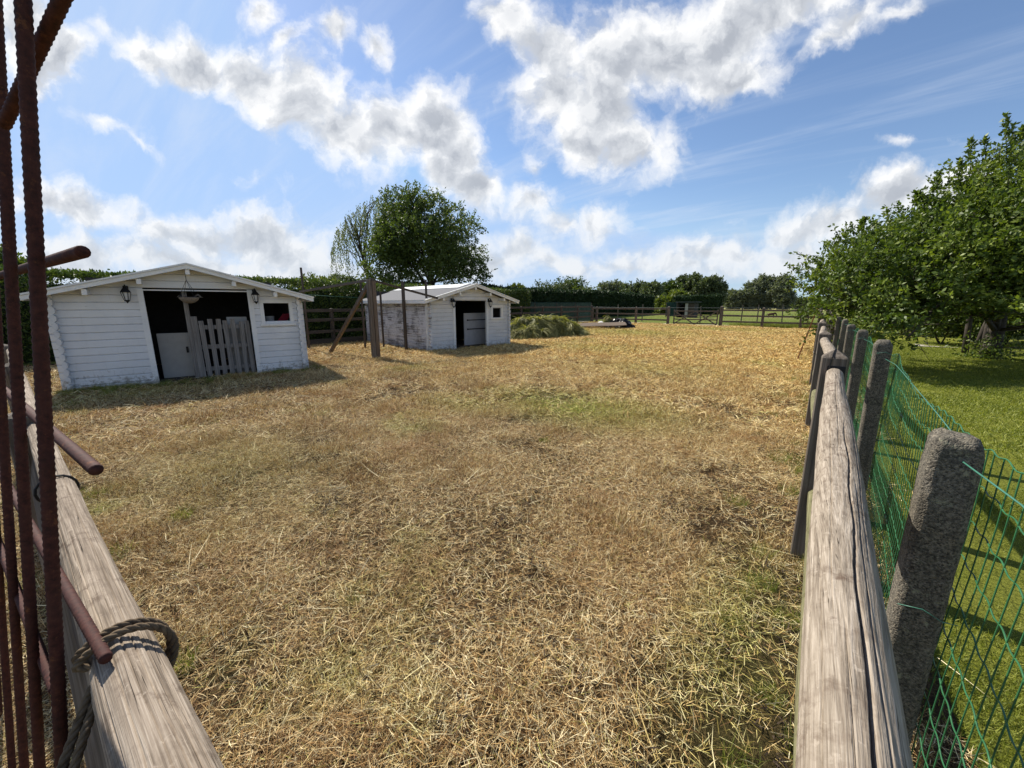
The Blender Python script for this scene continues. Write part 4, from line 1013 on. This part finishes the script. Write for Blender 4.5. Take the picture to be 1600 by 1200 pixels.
# ------------------------------------------------------------------ grass heap, boards, black sheet
def heap(name, c, rx, ry, h, rz, mat, strand_n, L, Wd, seed, green=True, strand_mat=None):
    g = np.random.default_rng(seed); n = 60
    def hf(u, v):
        r = np.sqrt(u * u + v * v); ang_ = np.arctan2(v, u)
        edge = 1 + .16 * np.sin(ang_ * 3 + seed) + .1 * np.sin(ang_ * 5)
        base = np.clip(1 - (r / edge) ** 2, 0, 1) ** .62
        return h * base * (.30 + .55 * fbm(np.stack([u * 2 + 9 + seed, v * 2 + 9, u * 0], -1), 2) + 1.1 * (1 - np.abs(fbm(np.stack([u * 4.0 + 9 + seed, v * 3.4 + 9, u * 0], -1), 3) - .44) * 5.5).clip(0, 1) * .5) 
    U, Vv = np.meshgrid(np.linspace(-1.25, 1.25, n), np.linspace(-1.25, 1.25, n), indexing='ij'); Z = hf(U, Vv) - .06
    V = np.stack([U * rx, Vv * ry, Z], -1).reshape(-1, 3)
    i, j = np.meshgrid(np.arange(n - 1), np.arange(n - 1), indexing='ij'); a = (i * n + j).ravel(); F = np.stack([a, a + n, a + n + 1, a + 1], -1)
    u = g.uniform(-1.15, 1.15, strand_n); v = g.uniform(-1.15, 1.15, strand_n); k = hf(u, v) > .05; u, v = u[k], v[k]; N_ = len(u)
    z = hf(u, v); e = .02; du = (hf(u + e, v) - z) / e / rx; dv_ = (hf(u, v + e) - z) / e / ry
    base = np.stack([u * rx, v * ry, z - .01], -1)
    clump = vnoise(np.stack([u * 4 + 5, v * 4 + 5, u * 0 + seed], -1)) * 12
    down = np.stack([-du, -dv_, -(du ** 2 + dv_ ** 2)], -1); down /= np.linalg.norm(down, axis=1, keepdims=True) + 1e-6
    rnd_ = np.stack([np.cos(clump), np.sin(clump), np.zeros(N_)], -1) + g.normal(0, .35, (N_, 3))
    d = down * .62 + rnd_ * .6; d /= np.linalg.norm(d, axis=1, keepdims=True)
    nrm = np.stack([-du, -dv_, np.ones(N_)], -1); nrm /= np.linalg.norm(nrm, axis=1, keepdims=True)
    ln = g.uniform(L[0], L[1], N_)[:, None]; w = g.uniform(Wd[0], Wd[1], N_)[:, None] / 2
    sd_ = np.cross(d, nrm); sd_ /= np.linalg.norm(sd_, axis=1, keepdims=True) + 1e-6
    lift = nrm * g.uniform(.01, .07, N_)[:, None]
    mid = base + d * ln * .5 + lift; tip = base + d * ln + lift * .1 - np.array([0, 0, 1]) * ln * .08
    SV = np.stack([base - sd_ * w, base + sd_ * w, mid + sd_ * w, mid - sd_ * w, tip], 1).reshape(-1, 3)
    b = (np.arange(N_) * 5)[:, None] + len(V)
    SF = np.concatenate([b, b + 1, b + 2, b + 3, b + 3, b + 2, b + 4], 1).ravel()
    att = np.concatenate([np.full(len(V), .2), np.repeat(np.clip(g.random(N_) * .7 + (clump % 1) * .3, 0, 1), 5)])
    o = link_np(name, np.concatenate([V, SV]), np.concatenate([F.ravel(), SF]), np.concatenate([np.full(len(F), 4), np.tile([4, 3], N_)]), mat, attr=att)
    o.location = c; o.rotation_euler = (0, 0, rz); return o
heap_m = leaf_mat('wilting mown grass', (.06, .065, .022), (.20, .20, .065), (.46, .42, .19), .3, .6, 1.5)
o = heap('grass_heap', (-10.75, 16.3, 0), 2.5, 1.45, 1.02, R(77), heap_m, 24000, (.25, .7), (.014, .028), 4)
tag(o, 'large heap of wilting mown grass beyond the smaller shed', 'grass heap')
o = heap('clippings', (-4.98, 3.04, .01), .22, .12, .05, 0, red_m, 500, (.04, .09), (.003, .005), 2); tag(o, 'small reddish brown clump lying on the mown grass', 'clippings')
o = heap('soil_heap', (atY(955, 505, 25.6)[0], 25.6, 0), 1.0, .7, .62, .2, dark_stalk, 1500, (.1, .25), (.01, .03), 6); tag(o, 'dark brown heap behind the flat board near the far fence', 'heap')
o = heap('weed_clump', (atY(949, 502, 25.2)[0], 25.15, .05), .35, .3, .75, .2, heap_m, 900, (.15, .3), (.012, .022), 3); tag(o, 'yellow green clump of weeds on the dark heap', 'weeds')
o = heap('black_sheet', (atY(969, 508, 25.0)[0], 25.0, 0), 1.0, .55, .62, .1, tarp, 250, (.2, .4), (.1, .2), 9); tag(o, 'crumpled black plastic sheet right of the flat board', 'plastic sheet')
bdm = MB(); n = 14
top_ = []; bot_ = []
for k in range(n + 1):
    u = k / n; x = -1.5 + 3.0 * u; z = .16 + .16 * u ** 2 + .10 * math.sin(u * 5) * .3
    top_.append((x, z))
mv = [(x, y, z + (.16 if y > 0 else 0)) for x, z in top_ for y in (-.45, .5)] + [(x, y, z - .05 + (.16 if y > 0 else 0)) for x, z in top_ for y in (-.45, .5)]
q = 2 * (n + 1); mf = []
for k in range(n):
    a = 2 * k; mf += [(a, a + 2, a + 3, a + 1), (q + a, q + a + 1, q + a + 3, q + a + 2), (a, q + a, q + a + 2, a + 2), (a + 1, a + 3, q + a + 3, q + a + 1)]
mf += [(0, 1, q + 1, q), (2 * n, q + 2 * n, q + 2 * n + 1, 2 * n + 1)]
bdm.add(mv, mf); o = bdm.build('warped_board', bwood_z); o.location = (atY(940, 511, 23.6)[0], 23.6, 0); o.rotation_euler = (0, 0, R(30)); tag(o, 'flat warped brown board lying in front of the dark heap', 'board')
sk = MB(); sk.tube([(0, 0, 0), (.1, 0, .12), (.3, .05, .2), (.5, .05, .12), (.6, 0, 0)], [.06, .16, .2, .15, .05], 10); o = sk.build('sack', sack, None, True); o.location = (atY(935, 505, 25.0)[0], 24.7, .05); tag(o, 'white sack between the board and the dark heap', 'sack')

# rusty mesh leaning near the far end of the right fence
rm = tag(empty('rusty_mesh', (-.02, 13.4, 0)), 'orange rusty wire mesh leaning on the far part of the right rail fence', 'wire mesh')
vp = [[(-.28 + f * .30, y, f * 1.52) for f in (0, .5, 1)] for y in np.arange(0, 3.6, .11)]; V1, F1 = tubes_np(vp, .006)
hp = [[(-.28 + f * .30, y, f * 1.52) for y in (0, 1.8, 3.55)] for f in np.linspace(0, 1, 13)]; V2, F2 = tubes_np(hp, .006)
F = np.concatenate([F1, F2 + len(V1)]); link_np('mesh', np.concatenate([V1, V2]), F.ravel(), np.full(len(F), 4), rust_light, rm)
for yy in (0, 3.55): m = MB(); m.tube([(-.28, yy, -.02), (.02, yy, 1.56)], .016, 6); m.build('edge_bar', rust_light, rm)

# field shelter in the pasture
SX, SY = at(1056, 472, 48.5)[0], 48.0
fs_ = tag(empty('field_shelter', (SX, SY, 0)), 'small dark field shelter with a white upright panel in the pasture', 'shelter')
m = MB(); m.box((-.1, 1.9, 0), (1.7, 1.96, 1.55)); m.box((-.1, 0, 0), (-.04, 1.89, 1.6)); m.box((1.64, 0, 0), (1.7, 1.89, 1.6)); m.build('wall', dark_inside, fs_)
m = MB(); m.prism([(-.3, 1.72), (1.95, 1.72), (1.95, 1.78), (-.3, 1.78)], -.3, 2.2); m.build('roof', felt, fs_)
m = MB(); m.box((.75, -.06, .02), (1.05, -.02, 1.6)); m.build('white_panel', board_white, fs_)
m = MB(); m.box((1.06, -.05, 0), (1.7, -.01, 1.6)); m.build('front_boards', dwood_z, fs_)
m = MB(); m.box((-1.6, .9, .1), (-.13, .94, 1.72)); m.build('net_screen', green_net, fs_)
for x in (-1.6, -.4): m = MB(); m.beam((x, .86, -.1), (x, .86, 1.75), .08, .08); m.build('post', wood_z, fs_)
#==TREES==

# ------------------------------------------------------------------ foliage
def leaves(name, C, D, size, mat, parent, g, aspect=.5, attr=None):
    n = len(C); D = D / (np.linalg.norm(D, axis=1, keepdims=True) + 1e-9)
    r = g.normal(0, 1, (n, 3)); s = np.cross(D, r); s /= np.linalg.norm(s, axis=1, keepdims=True) + 1e-9
    L = (size * g.uniform(.7, 1.3, n))[:, None]; w = L * aspect * .5
    nr = np.cross(s, D)
    V = np.stack([C, C + D * L * .45 + s * w + nr * L * .06, C + D * L, C + D * L * .45 - s * w + nr * L * .06], 1).reshape(-1, 3)
    if attr is None: attr = g.random(n)
    return link_np(name, V, np.arange(4 * n), np.full(n, 4), mat, parent, attr=np.repeat(attr, 4))
def sphere_dirs(g, n):
    d = g.normal(0, 1, (n, 3)); return d / np.linalg.norm(d, axis=1, keepdims=True)
def lobes_in(g, c, rad, n, lr, zmin=-1, shell=.62):
    out = []
    d = sphere_dirs(g, n * 3); d = d[d[:, 2] > zmin][:n]
    for q in d:
        k = shell * g.uniform(.8, 1.12); r = lr * g.uniform(.7, 1.25)
        out.append((c[0] + q[0] * rad[0] * k, c[1] + q[1] * rad[1] * k, c[2] + q[2] * rad[2] * k, r, r, r * .85))
    out.append((c[0], c[1], c[2], rad[0] * .5, rad[1] * .5, rad[2] * .5)); return out
def spray(g, lobes, n_tw, per, tl, droop=0., up=.25, bias=.3):
    lb = np.array(lobes); wts = (lb[:, 3] * lb[:, 4]); wts = wts / wts.sum()
    k = g.choice(len(lb), n_tw, p=wts); d = sphere_dirs(g, n_tw); r = g.random(n_tw) ** bias
    P_ = lb[k, :3] + d * lb[k, 3:] * r[:, None]
    ax = d + g.normal(0, .45, (n_tw, 3)) + np.array([0, 0, up]); ax /= np.linalg.norm(ax, axis=1, keepdims=True)
    t = (np.arange(per) + .5) / per
    Ln = tl * g.uniform(.6, 1.4, n_tw)
    C = P_[:, None] + ax[:, None] * (t[None, :, None] * Ln[:, None, None]) + g.normal(0, tl * .07, (n_tw, per, 3))
    C[..., 2] -= droop * (t ** 2)[None] * Ln[:, None]
    Dd = ax[:, None] * .5 + g.normal(0, .7, (n_tw, per, 3)); Dd[..., 2] -= droop * .6
    lobe_r = g.random(len(lb)); at_ = np.clip(g.random((n_tw, 1)) * .45 + g.random((n_tw, per)) * .35 + lobe_r[k][:, None] * .3 - .05, 0, 1)
    return C.reshape(-1, 3), Dd.reshape(-1, 3), at_.ravel(), P_, ax, Ln
def limbs(g, base, top, r0, targets, name, mat, parent, n=8, twigs=None):
    m = MB(); base = Vector(base); top = Vector(top)
    pts = [base.lerp(top, k / 6) + Vector((g.normal(0, r0 * .25), g.normal(0, r0 * .25), 0)) * (0 < k) for k in range(7)]
    m.tube(pts, [r0 * (1.35 if k == 0 else 1) * (1 - .45 * k / 6) for k in range(7)], 10)
    for tg in targets:
        tg = Vector(tg); f = g.uniform(.45, 1.0); s = pts[int(f * 6)]
        mid = s.lerp(tg, .5) + Vector((g.normal(0, .08), g.normal(0, .08), g.uniform(.0, .2))) * (tg - s).length
        P_ = smooth_path([s, mid, tg], 6); k = len(P_); rr_ = r0 * g.uniform(.28, .45)
        m.tube(P_, [rr_ * (1 - .8 * i / (k - 1)) for i in range(k)], 6)
    if twigs is not None:
        for p, a, L in twigs: m.tube([p, p + a * L], [.008, .003], 4)
    return m.build(name, mat, parent, True)
def tree(name, label, cat, base, lobes, n_tw, per, tl, leaf, mat, barkm, trunk_r, trunk_top, seed, droop=0, up=.25, group=None, aspect=.5, bias=.3, nl=10):
    g = np.random.default_rng(seed); base = np.asarray(base, float)
    root = tag(empty(name, base), label, cat, group)
    C, D, A_, P_, ax, Ln = spray(g, lobes, n_tw, per, tl, droop, up, bias)
    C[:, 2] = np.maximum(C[:, 2], .03)
    leaves('crown', C - base, D, leaf, mat, root, g, aspect, A_)
    lb = np.array(lobes); idx = g.choice(len(lb), min(nl, len(lb)), replace=False)
    limbs(g, (0, 0, -.1), np.asarray(trunk_top) - base, trunk_r, [lb[i, :3] - base for i in idx], 'trunk', barkm, root)
    return root

# big round tree behind the smaller shed
g = np.random.default_rng(5)
bc = at(662, 378, 35); bb = at(672, 470, 35); bb[2] = 0
bc = at(668, 378, 35); lob = lobes_in(g, (bc[0], bc[1], 6.25), (4.0, 4.2, 4.0), 26, 1.15, -.55, .74)
for (px, py, r) in [(655, 300, 1.1), (690, 312, 1.0), (622, 320, .9), (735, 345, 1.0), (748, 385, .9), (745, 410, .9), (608, 375, 1.0), (600, 425, .9), (592, 400, .8), (585, 430, .7), (640, 350, 1.0), (755, 415, .8), (758, 398, .5), (720, 430, .8), (720, 325, 1.0), (640, 430, 1.2), (700, 400, 1.3), (630, 300, 1.0), (615, 440, 1.0)]:
    q = at(px - 8, py + 13, 35 + g.normal(0, 1.2)); lob.append((q[0], q[1], q[2], r, r, r * .9))
tree('round_tree', 'big dark green round tree behind the smaller shed', 'tree', bb, lob, 4300, 14, .75, .20, leaf_big, bark, .28, (bb[0], bb[1], 5.0), 5, .12, .2, bias=.36, nl=26)
# weeping birch half hidden by it
g = np.random.default_rng(6); q = at(590, 470, 39); root = tag(empty('birch_tree', (q[0], q[1], 0)), 'thin weeping birch at the left of the big round tree', 'tree'); bbase = np.array([q[0], q[1], 0])
C = []; D = []; tg = []
for k in range(150):
    px = g.uniform(518, 606); f = (px - 518) / 80
    ptop = 375 - 85 * f ** .55 + abs(g.normal(0, 26)); 
    s = at(px, ptop, 39 + g.normal(0, 1.0)); L = g.uniform(1.0, 3.6) * (1 if ptop < 380 else .7)
    L = min(L, s[2] - 3.0)
    nn = int(L * 17); t = np.linspace(0, 1, nn)
    sway = np.array([g.normal(0, .25), g.normal(0, .25)])
    pts = np.stack([s[0] + sway[0] * t + g.normal(0, .05, nn), s[1] + sway[1] * t + g.normal(0, .05, nn), s[2] - L * t], -1)
    C.append(pts); D.append(np.stack([g.normal(0, .45, nn), g.normal(0, .45, nn), -np.ones(nn)], -1)); tg.append(s)
C = np.concatenate(C); D = np.concatenate(D)
leaves('crown', C - bbase, D, .165, leaf_birch, root, g, .45)
limbs(g, (0, 0, -.1), np.array([q[0] - 1.2, q[1] - 1, 8.5]) - bbase, .16, [tg[i] - bbase for i in range(0, 150, 6)], 'trunk', bark, root)

# the spreading tree on the lawn at the right
g = np.random.default_rng(8); tb = gnd(1545, 560)
lob = []
for (px, py, dist, r) in [(1290, 425, 13.6, .55), (1275, 432, 13.8, .4), (1310, 455, 13.2, .75), (1300, 485, 12.6, .55), (1335, 412, 14.2, .75), (1325, 388, 14.6, .35), (1362, 372, 14.8, .45), (1350, 440, 13.2, .95), (1345, 490, 12.4, .7), (1388, 372, 14.8, .55), (1395, 412, 14, 1.0), (1400, 460, 13, 1.0), (1395, 505, 11.9, .55), (1370, 515, 11.8, .4), (1420, 525, 11.6, .35), (1432, 350, 15.2, .55), (1445, 385, 14.6, .95), (1450, 430, 13.6, 1.2), (1445, 465, 13, .7), (1486, 312, 15.5, .6), (1505, 358, 15, 1.1), (1510, 410, 14.2, 1.3), (1505, 440, 13.8, .7), (1540, 300, 15.6, .65), (1565, 340, 15.2, 1.1), (1570, 390, 14.4, 1.4), (1590, 440, 14.2, .9), (1590, 280, 15.8, .75), (1630, 320, 15.4, 1.3), (1640, 380, 14.6, 1.6), (1650, 450, 14, 1.2), (1690, 340, 15, 1.5), (1700, 420, 14.4, 1.6), (1620, 520, 12.6, .6), (1660, 500, 13, .8), (1470, 470, 12.8, .5),
                      (1420, 400, 16.5, 1.3), (1500, 380, 17.5, 1.6), (1580, 370, 17.5, 1.8), (1660, 380, 17.5, 1.9), (1360, 420, 15.8, 1.0), (1455, 435, 16.5, .9), (1560, 420, 17.5, 1.2), (1380, 455, 14.5, 1.0)]:
    q = at(px, py, dist); lob.append((q[0], q[1], q[2], r, r, r * .85))
root = tag(empty('spreading_tree', (tb[0], tb[1], 0)), 'broad leafy green tree with low branches on the lawn at the right', 'tree')
C, D, A_, P_, ax, Ln = spray(g, lob, 6200, 15, .34, .10, .45, .28)
C2, D2, A2, P2, ax2, Ln2 = spray(g, [q for q in lob if q[3] < 1.0], 300, 20, .5, .15, .35, .06)
C = np.concatenate([C, C2]); D = np.concatenate([D, D2]); A_ = np.concatenate([A_, A2]); extra = []
for (px, p0, p1, dist) in [(1515, 275, 215, 15.6), (1540, 265, 215, 15.6), (1573, 250, 178, 15.8), (1583, 250, 195, 15.9), (1596, 240, 200, 15.7), (1498, 290, 250, 15.4), (1432, 320, 300, 15), (1345, 360, 342, 14.6), (1462, 300, 270, 15.3)]:
    a = at(px, p0, dist); b = at(px + g.normal(0, 3), p1, dist); n = 150; t = g.random(n)[:, None]
    C = np.concatenate([C, a + (b - a) * t + g.normal(0, .045, (n, 3)) * (1.25 - t)]); D = np.concatenate([D, g.normal(0, .7, (n, 3)) + np.array([0, 0, .6])]); A_ = np.concatenate([A_, g.random(n)]); extra.append((Vector(a - tb), Vector(b - a).normalized(), (Vector(b - a)).length))
hid = np.where(C[:, 0] > 4.4, .45, np.where(C[:, 0] > 1.7, 1.32, .5)) + .12 * np.sin(C[:, 0] * 5 + C[:, 1] * 3); k = C[:, 2] > hid; T_ = np.array([tb[0], tb[1], 0])
leaves('crown', C[k] - T_, D[k], .098, leaf_right, root, g, .52, A_[k])
lb = np.array(lob); tw = [(Vector(P_[i] - T_ - ax[i] * .3), Vector(ax[i]), .3 + Ln[i]) for i in range(0, 6200, 5)] + [(Vector(P2[i] - np.array([tb[0], tb[1], 0])), Vector(ax2[i]), Ln2[i] * .75) for i in range(300)] + extra
limbs(g, (0, 0, -.1), (.1, .1, 2.6), .21, [lb[i, :3] - T_ for i in range(0, len(lb))], 'trunk', bark, root, twigs=tw)
gg = np.random.default_rng(3); n = 700
leaves('sucker_shoots', np.stack([gg.normal(-.1, .35, n), gg.normal(-.3, .3, n), np.abs(gg.normal(.25, .22, n))], -1), sphere_dirs(gg, n) + [0, 0, .4], .09, leaf_right, root, gg, .5)
# slim stems and shrubs of the garden behind it
for i, (px, py, lean, lab) in enumerate([(1508, 552, -.05, 'slim dark stem leftmost behind the broad tree'), (1523, 549, .10, 'slim leaning stem between the other thin stems behind the broad tree'), (1536, 551, -.02, 'slim dark stem closest to the broad trunk')]):
    b = gnd(px, py); m = MB(); m.tube([(0, 0, -.1), (lean, .05, .8), (lean * 2.2, 0, 1.6), (lean * 3, .1, 2.6)], [.09, .075, .065, .04], 8)
    rt_ = tag(empty('slim_tree', (b[0], b[1], 0)), lab, 'tree', 'slim stems behind the broad tree'); m.build('trunk', bark, rt_, True)
    lo = [(b[0] + lean * 3, b[1] + .2, 3.0, .9, .9, .7)]; C, D, A_, *_ = spray(g, lo, 160, 12, .4, .1, .3); leaves('crown', C - np.array([b[0], b[1], 0]), D, .1, leaf_right, rt_, g, .5, A_)
def shrub(name, label, c, rad, n_tw, leaf, mat, seed, group=None, cat='shrub'):
    g = np.random.default_rng(seed); c = np.asarray(c, float); root = tag(empty(name, (c[0], c[1], 0)), label, cat, group)
    lob = lobes_in(g, (c[0], c[1], rad[2] * .55), (rad[0], rad[1], rad[2] * .5), 9, rad[2] * .32, -.3, .6)
    C, D, A_, *_ = spray(g, lob, n_tw, 12, rad[2] * .25, .1, .3); C[:, 2] = np.abs(C[:, 2]) + .03
    leaves('foliage', C - np.array([c[0], c[1], 0]), D, leaf, mat, root, g, .5, A_)
    m = MB()
    for k in range(5): a = g.uniform(0, 6.28); m.tube([(0, 0, -.05), (math.cos(a) * rad[0] * .3, math.sin(a) * rad[1] * .3, rad[2] * .5)], [.035, .015], 5)
    m.build('stems', bark, root); return root
for i, (px, dist, rad, n_tw, leaf, mt, lab) in enumerate([(1528, 26, (1.3, 1.1, 2.6), 700, .14, leaf_yellow, 'yellow flowering bush behind the broad tree'), (1478, 23, (1.4, 1.2, 1.5), 600, .13, leaf_right, 'low green bush left of the yellow bush under the broad tree'), (1440, 30, (2.6, 1.6, 2.6), 900, .18, leaf_hedge, 'dark green bush far left behind the broad tree'), (1580, 25, (2.0, 1.4, 2.2), 800, .15, leaf_hedge, 'green bush right of the yellow bush behind the broad trunk'), (1640, 24, (2.2, 1.6, 2.8), 900, .15, leaf_right, 'tall bush at the right edge behind the broad tree'), (1556, 32, (3.0, 2, 3.4), 900, .22, leaf_far, 'large dark bush farthest back behind the broad tree'), (1390, 36, (3.2, 2, 3.0), 900, .22, leaf_hedge, 'bush beyond the end of the right fence')]):
    shrub('garden_bush', lab, at(px, 500, dist), rad, n_tw, leaf, mt, 60 + i, 'bushes in the garden')
grid('garden_path', 3.2, 22, 21.2, 22.3, .5, conc_path, lambda x, y: x * 0 + .012)

# hedges
def hedge(name, label, x0, x1, y0, y1, h, n, leaf, mat, seed, wob=.12, upb=.2, conif=False):
    g = np.random.default_rng(seed); c = np.array([x1, (y0 + y1) / 2, 0]); root = tag(empty(name, c), label, 'hedge')
    m = MB(); m.box((x0 + .25 - x1, y0 - c[1], -.05), (-.25, y1 - c[1], h - .3)); m.build('light_block', core_mat, root)  # solid box added behind the leaves to block light
    per = np.array([(y1 - y0) * h, (y1 - y0) * (x1 - x0) * .8, (x1 - x0) * h * .5, (x1 - x0) * h * .5]); k = g.choice(4, n, p=per / per.sum())
    y = g.uniform(y0, y1, n); x = g.uniform(x0, x1, n); z = g.uniform(.05, h, n)
    x = np.where(k == 0, x1, x); z = np.where(k == 1, h, z); y = np.where(k == 2, y0, np.where(k == 3, y1, y))
    top_var = (fbm(np.stack([y * .5 + 40, x * .5 + 40, y * 0 + seed], -1), 4) - .45) * wob * 4
    if conif: top_var = top_var + np.abs(((y * .9 + .3 * np.sin(y)) % 1) - .5) * -.5 + .12
    z = z * (1 + top_var / h) + g.normal(0, .05, n); dep = (fbm(np.stack([y * 1.4, z * 1.4 + 30, x * 0 + seed], -1), 3) - .45) * .55
    x = x + np.where(k == 0, dep - np.abs(g.normal(0, .09, n)), g.normal(0, .05, n))
    D = g.normal(0, .6, (n, 3)) + np.where((k == 0)[:, None], np.array([.7, 0, upb]), np.array([0, 0, .9]))
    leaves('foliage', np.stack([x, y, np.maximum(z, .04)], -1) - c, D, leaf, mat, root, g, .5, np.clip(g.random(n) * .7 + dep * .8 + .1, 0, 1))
    return root
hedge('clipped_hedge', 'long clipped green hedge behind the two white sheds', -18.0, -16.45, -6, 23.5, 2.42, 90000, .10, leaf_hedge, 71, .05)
hedge('conifer_hedge', 'tall dark conifer hedge stretching away beyond the smaller shed', -22.5, -20.2, 23.0, 62, 2.65, 60000, .24, leaf_conifer, 72, .16, .9, True)
hedge('conifer_hedge', 'low end of the dark hedge behind the field shelter', -17.6, -11.5, 63, 65.5, 2.5, 16000, .26, leaf_conifer, 73, .14, .9, True)
# trees and bushes peeping over the hedges
for i, (px, ptop, dist, w, mt, lab) in enumerate([(487, 428, 24, 1.3, leaf_lime, 'light green bush top over the clipped hedge beside the left stake'), (525, 427, 26, 1.1, leaf_far, 'small dark bush top over the hedge, left of the pair'), (541, 427, 26.5, 1.0, leaf_far, 'small dark bush top over the hedge, right of the pair'), (25, 378, 22, 1.2, leaf_hedge, 'bush rising above the hedge behind the rusty bars'),
                                            (805, 443, 48, 1.6, leaf_lime, 'olive tree top over the conifer hedge right of the big tree'), (858, 441, 60, 4.0, leaf_far, 'mid green tree over the hedge above the grass heap'), (892, 438, 62, 3.8, leaf_hedge, 'tallest green tree over the hedge left of the bare twig gap'), (915, 452, 55, 2.0, leaf_lime, 'light bush over the hedge above the flat board')]):
    b = at(px, 480, dist); tp = at(px, ptop, dist)[2]; g = np.random.default_rng(200 + i)
    lob = lobes_in(g, (b[0], b[1], tp * .62), (w, w, tp * .30), 9, min(w * .45, tp * .25), -.6, .7)
    tree('hedge_tree', lab, 'tree', (b[0], b[1], 0), lob, 420, 11, w * .22, .16 if dist < 40 else .3, mt, bark, .12, (b[0], b[1], tp * .5), 300 + i, .1, .4, 'trees rising over the hedges')
# far trees across the pasture
FT = [(955, 440, 105, 24, leaf_grey, 'grey green rounded tree, leftmost of the far wood'), (990, 441, 100, 20, leaf_far, 'dark domed tree second from the left in the far wood'), (1018, 446, 96, 15, leaf_far, 'lower dark tree in the middle of the far wood'), (1043, 441, 104, 17, leaf_hedge, 'green tree in the middle of the far wood behind the shelter'), (1066, 434, 112, 12, leaf_far, 'slender poplar left of the tallest pair in the far wood'), (1086, 431, 110, 16, leaf_far, 'tallest dark poplar in the far wood'), (1110, 433, 108, 18, leaf_far, 'dark tree at the right end of the far wood'),
      (1052, 462, 72, 30, leaf_lime, 'yellow green bush in front of the far wood'), (1146, 456, 128, 11, leaf_grey, 'small grey green tree between the far wood and the grey clump'), (1170, 444, 130, 14, leaf_grey, 'grey green tree at the left of the far clump'), (1192, 433, 131, 18, leaf_grey, 'tall grey green tree in the centre of the far clump'), (1219, 433, 129, 16, leaf_grey, 'tall dark grey tree at the right of the far clump'), (1252, 469, 150, 9, leaf_far, 'low distant tree right of the far clump'), (1272, 467, 150, 9, leaf_hedge, 'low distant green tree close to the right fence line'), (1300, 466, 140, 14, leaf_far, 'low distant tree behind the broad tree branches'), (1340, 466, 120, 20, leaf_far, 'distant tree hidden behind the broad tree crown')]
for i, (px, ptop, dist, wpx, mt, lab) in enumerate(FT):
    b = at(px, 477, dist); tp = at(px, ptop, dist)[2]; d_ = ray(px, 477); w = wpx / FPX * dist / math.hypot(d_[0], d_[1]) * .98 / math.sqrt(1 + ((px - 800) / FPX) ** 2) ** 0
    w = w * 1.0; g = np.random.default_rng(400 + i)
    lob = lobes_in(g, (b[0], b[1], tp * .55), (w, w, tp * .46), 20, min(w * .38, tp * .2), -.9, .72)
    if 'clump' in lab or 'poplar' in lab:
        lob += [(b[0] + g.normal(0, w * .4), b[1], tp * f, w * .42, w * .42, tp * .14) for f in (.2, .4, .6, .78, .88)]
    lob += [(b[0], b[1], tp * .2, w * .8, w * .8, tp * .2)]
    tree('far_tree', lab, 'tree', (b[0], b[1], 0), lob, 1100, 12, .9, .55, mt, bark, .3, (b[0], b[1], tp * .5), 500 + i, .05, .5, 'trees on the far side of the pasture', bias=.4)
far = np.random.default_rng(99)
C = []; 
for k in range(9000):
    px = far.uniform(1130, 1420); dist = far.uniform(165, 175); q = at(px, 477, dist); C.append((q[0], q[1], abs(far.normal(0, .9)) * (1 + .8 * math.sin(px * .13))))
C = np.array(C); o = leaves('far_hedgerow', C, sphere_dirs(far, len(C)) + [0, 0, .5], .9, leaf_far, None, far, .6); tag(o, kind='stuff')
o['label'] = 'low dark hedgerow along the horizon at the right'

# brown pony grazing far off
pb_ = at(1206, 488, 53)
pony = tag(empty('pony', (pb_[0], pb_[1], 0), R(20)), 'small brown pony grazing in the pasture beyond the right part of the far fence', 'pony')
def skin(name, joints, edges, mat, parent, sub=2):
    me = bpy.data.meshes.new(name); me.from_pydata([j[:3] for j in joints], edges, [])
    o = bpy.data.objects.new(name, me); COL.objects.link(o); o.parent = parent
    md = o.modifiers.new('skin', 'SKIN'); sv = me.skin_vertices[0].data
    for i, j in enumerate(joints): sv[i].radius = (j[3], j[3])
    sv[0].use_root = True
    s = o.modifiers.new('sub', 'SUBSURF'); s.levels = sub; s.render_levels = sub
    me.materials.append(mat); return o
pony.scale = (.62,) * 3
brown = simple('brown pony coat', (.085, .04, .022), .7); mane = simple('dark mane', (.02, .012, .01), .8)
J = [(-.45, 0, .72, .20), (-.1, 0, .70, .22), (.30, 0, .74, .19), (.48, 0, .84, .13), (.66, 0, .72, .10), (.80, 0, .52, .085), (.90, 0, .34, .06), (.94, 0, .27, .045), (-.62, 0, .74, .08)]
E_ = [(0, 1), (1, 2), (2, 3), (3, 4), (4, 5), (5, 6), (6, 7), (0, 8)]
for sx_, sy_ in ((.32, .11), (.32, -.11)):
    b = len(J); J += [(sx_, sy_, .55, .085), (sx_ + .02, sy_, .32, .045), (sx_, sy_, .12, .034), (sx_ + .03, sy_, .03, .045)]; E_ += [(2, b), (b, b + 1), (b + 1, b + 2), (b + 2, b + 3)]
for sx_, sy_ in ((-.48, .11), (-.48, -.11)):
    b = len(J); J += [(sx_ + .05, sy_, .52, .11), (sx_ - .08, sy_, .32, .05), (sx_ - .03, sy_, .12, .036), (sx_, sy_, .03, .046)]; E_ += [(0, b), (b, b + 1), (b + 1, b + 2), (b + 2, b + 3)]
skin('body', J, E_, brown, pony)
m = MB(); m.tube([(-.66, 0, .76), (-.74, 0, .6), (-.74, 0, .35)], [.05, .05, .02], 7); m.build('tail', mane, pony, True)
m = MB()
for s_ in (-1, 1): m.tube([(.80, .05 * s_, .58), (.79, .07 * s_, .66)], [.03, .006], 6)
m.build('ears', brown, pony)
m = MB(); m.tube([(.36, 0, .95), (.52, 0, .96), (.70, 0, .83), (.80, 0, .65)], [.03, .05, .05, .03], 6); m.build('mane', mane, pony, True)
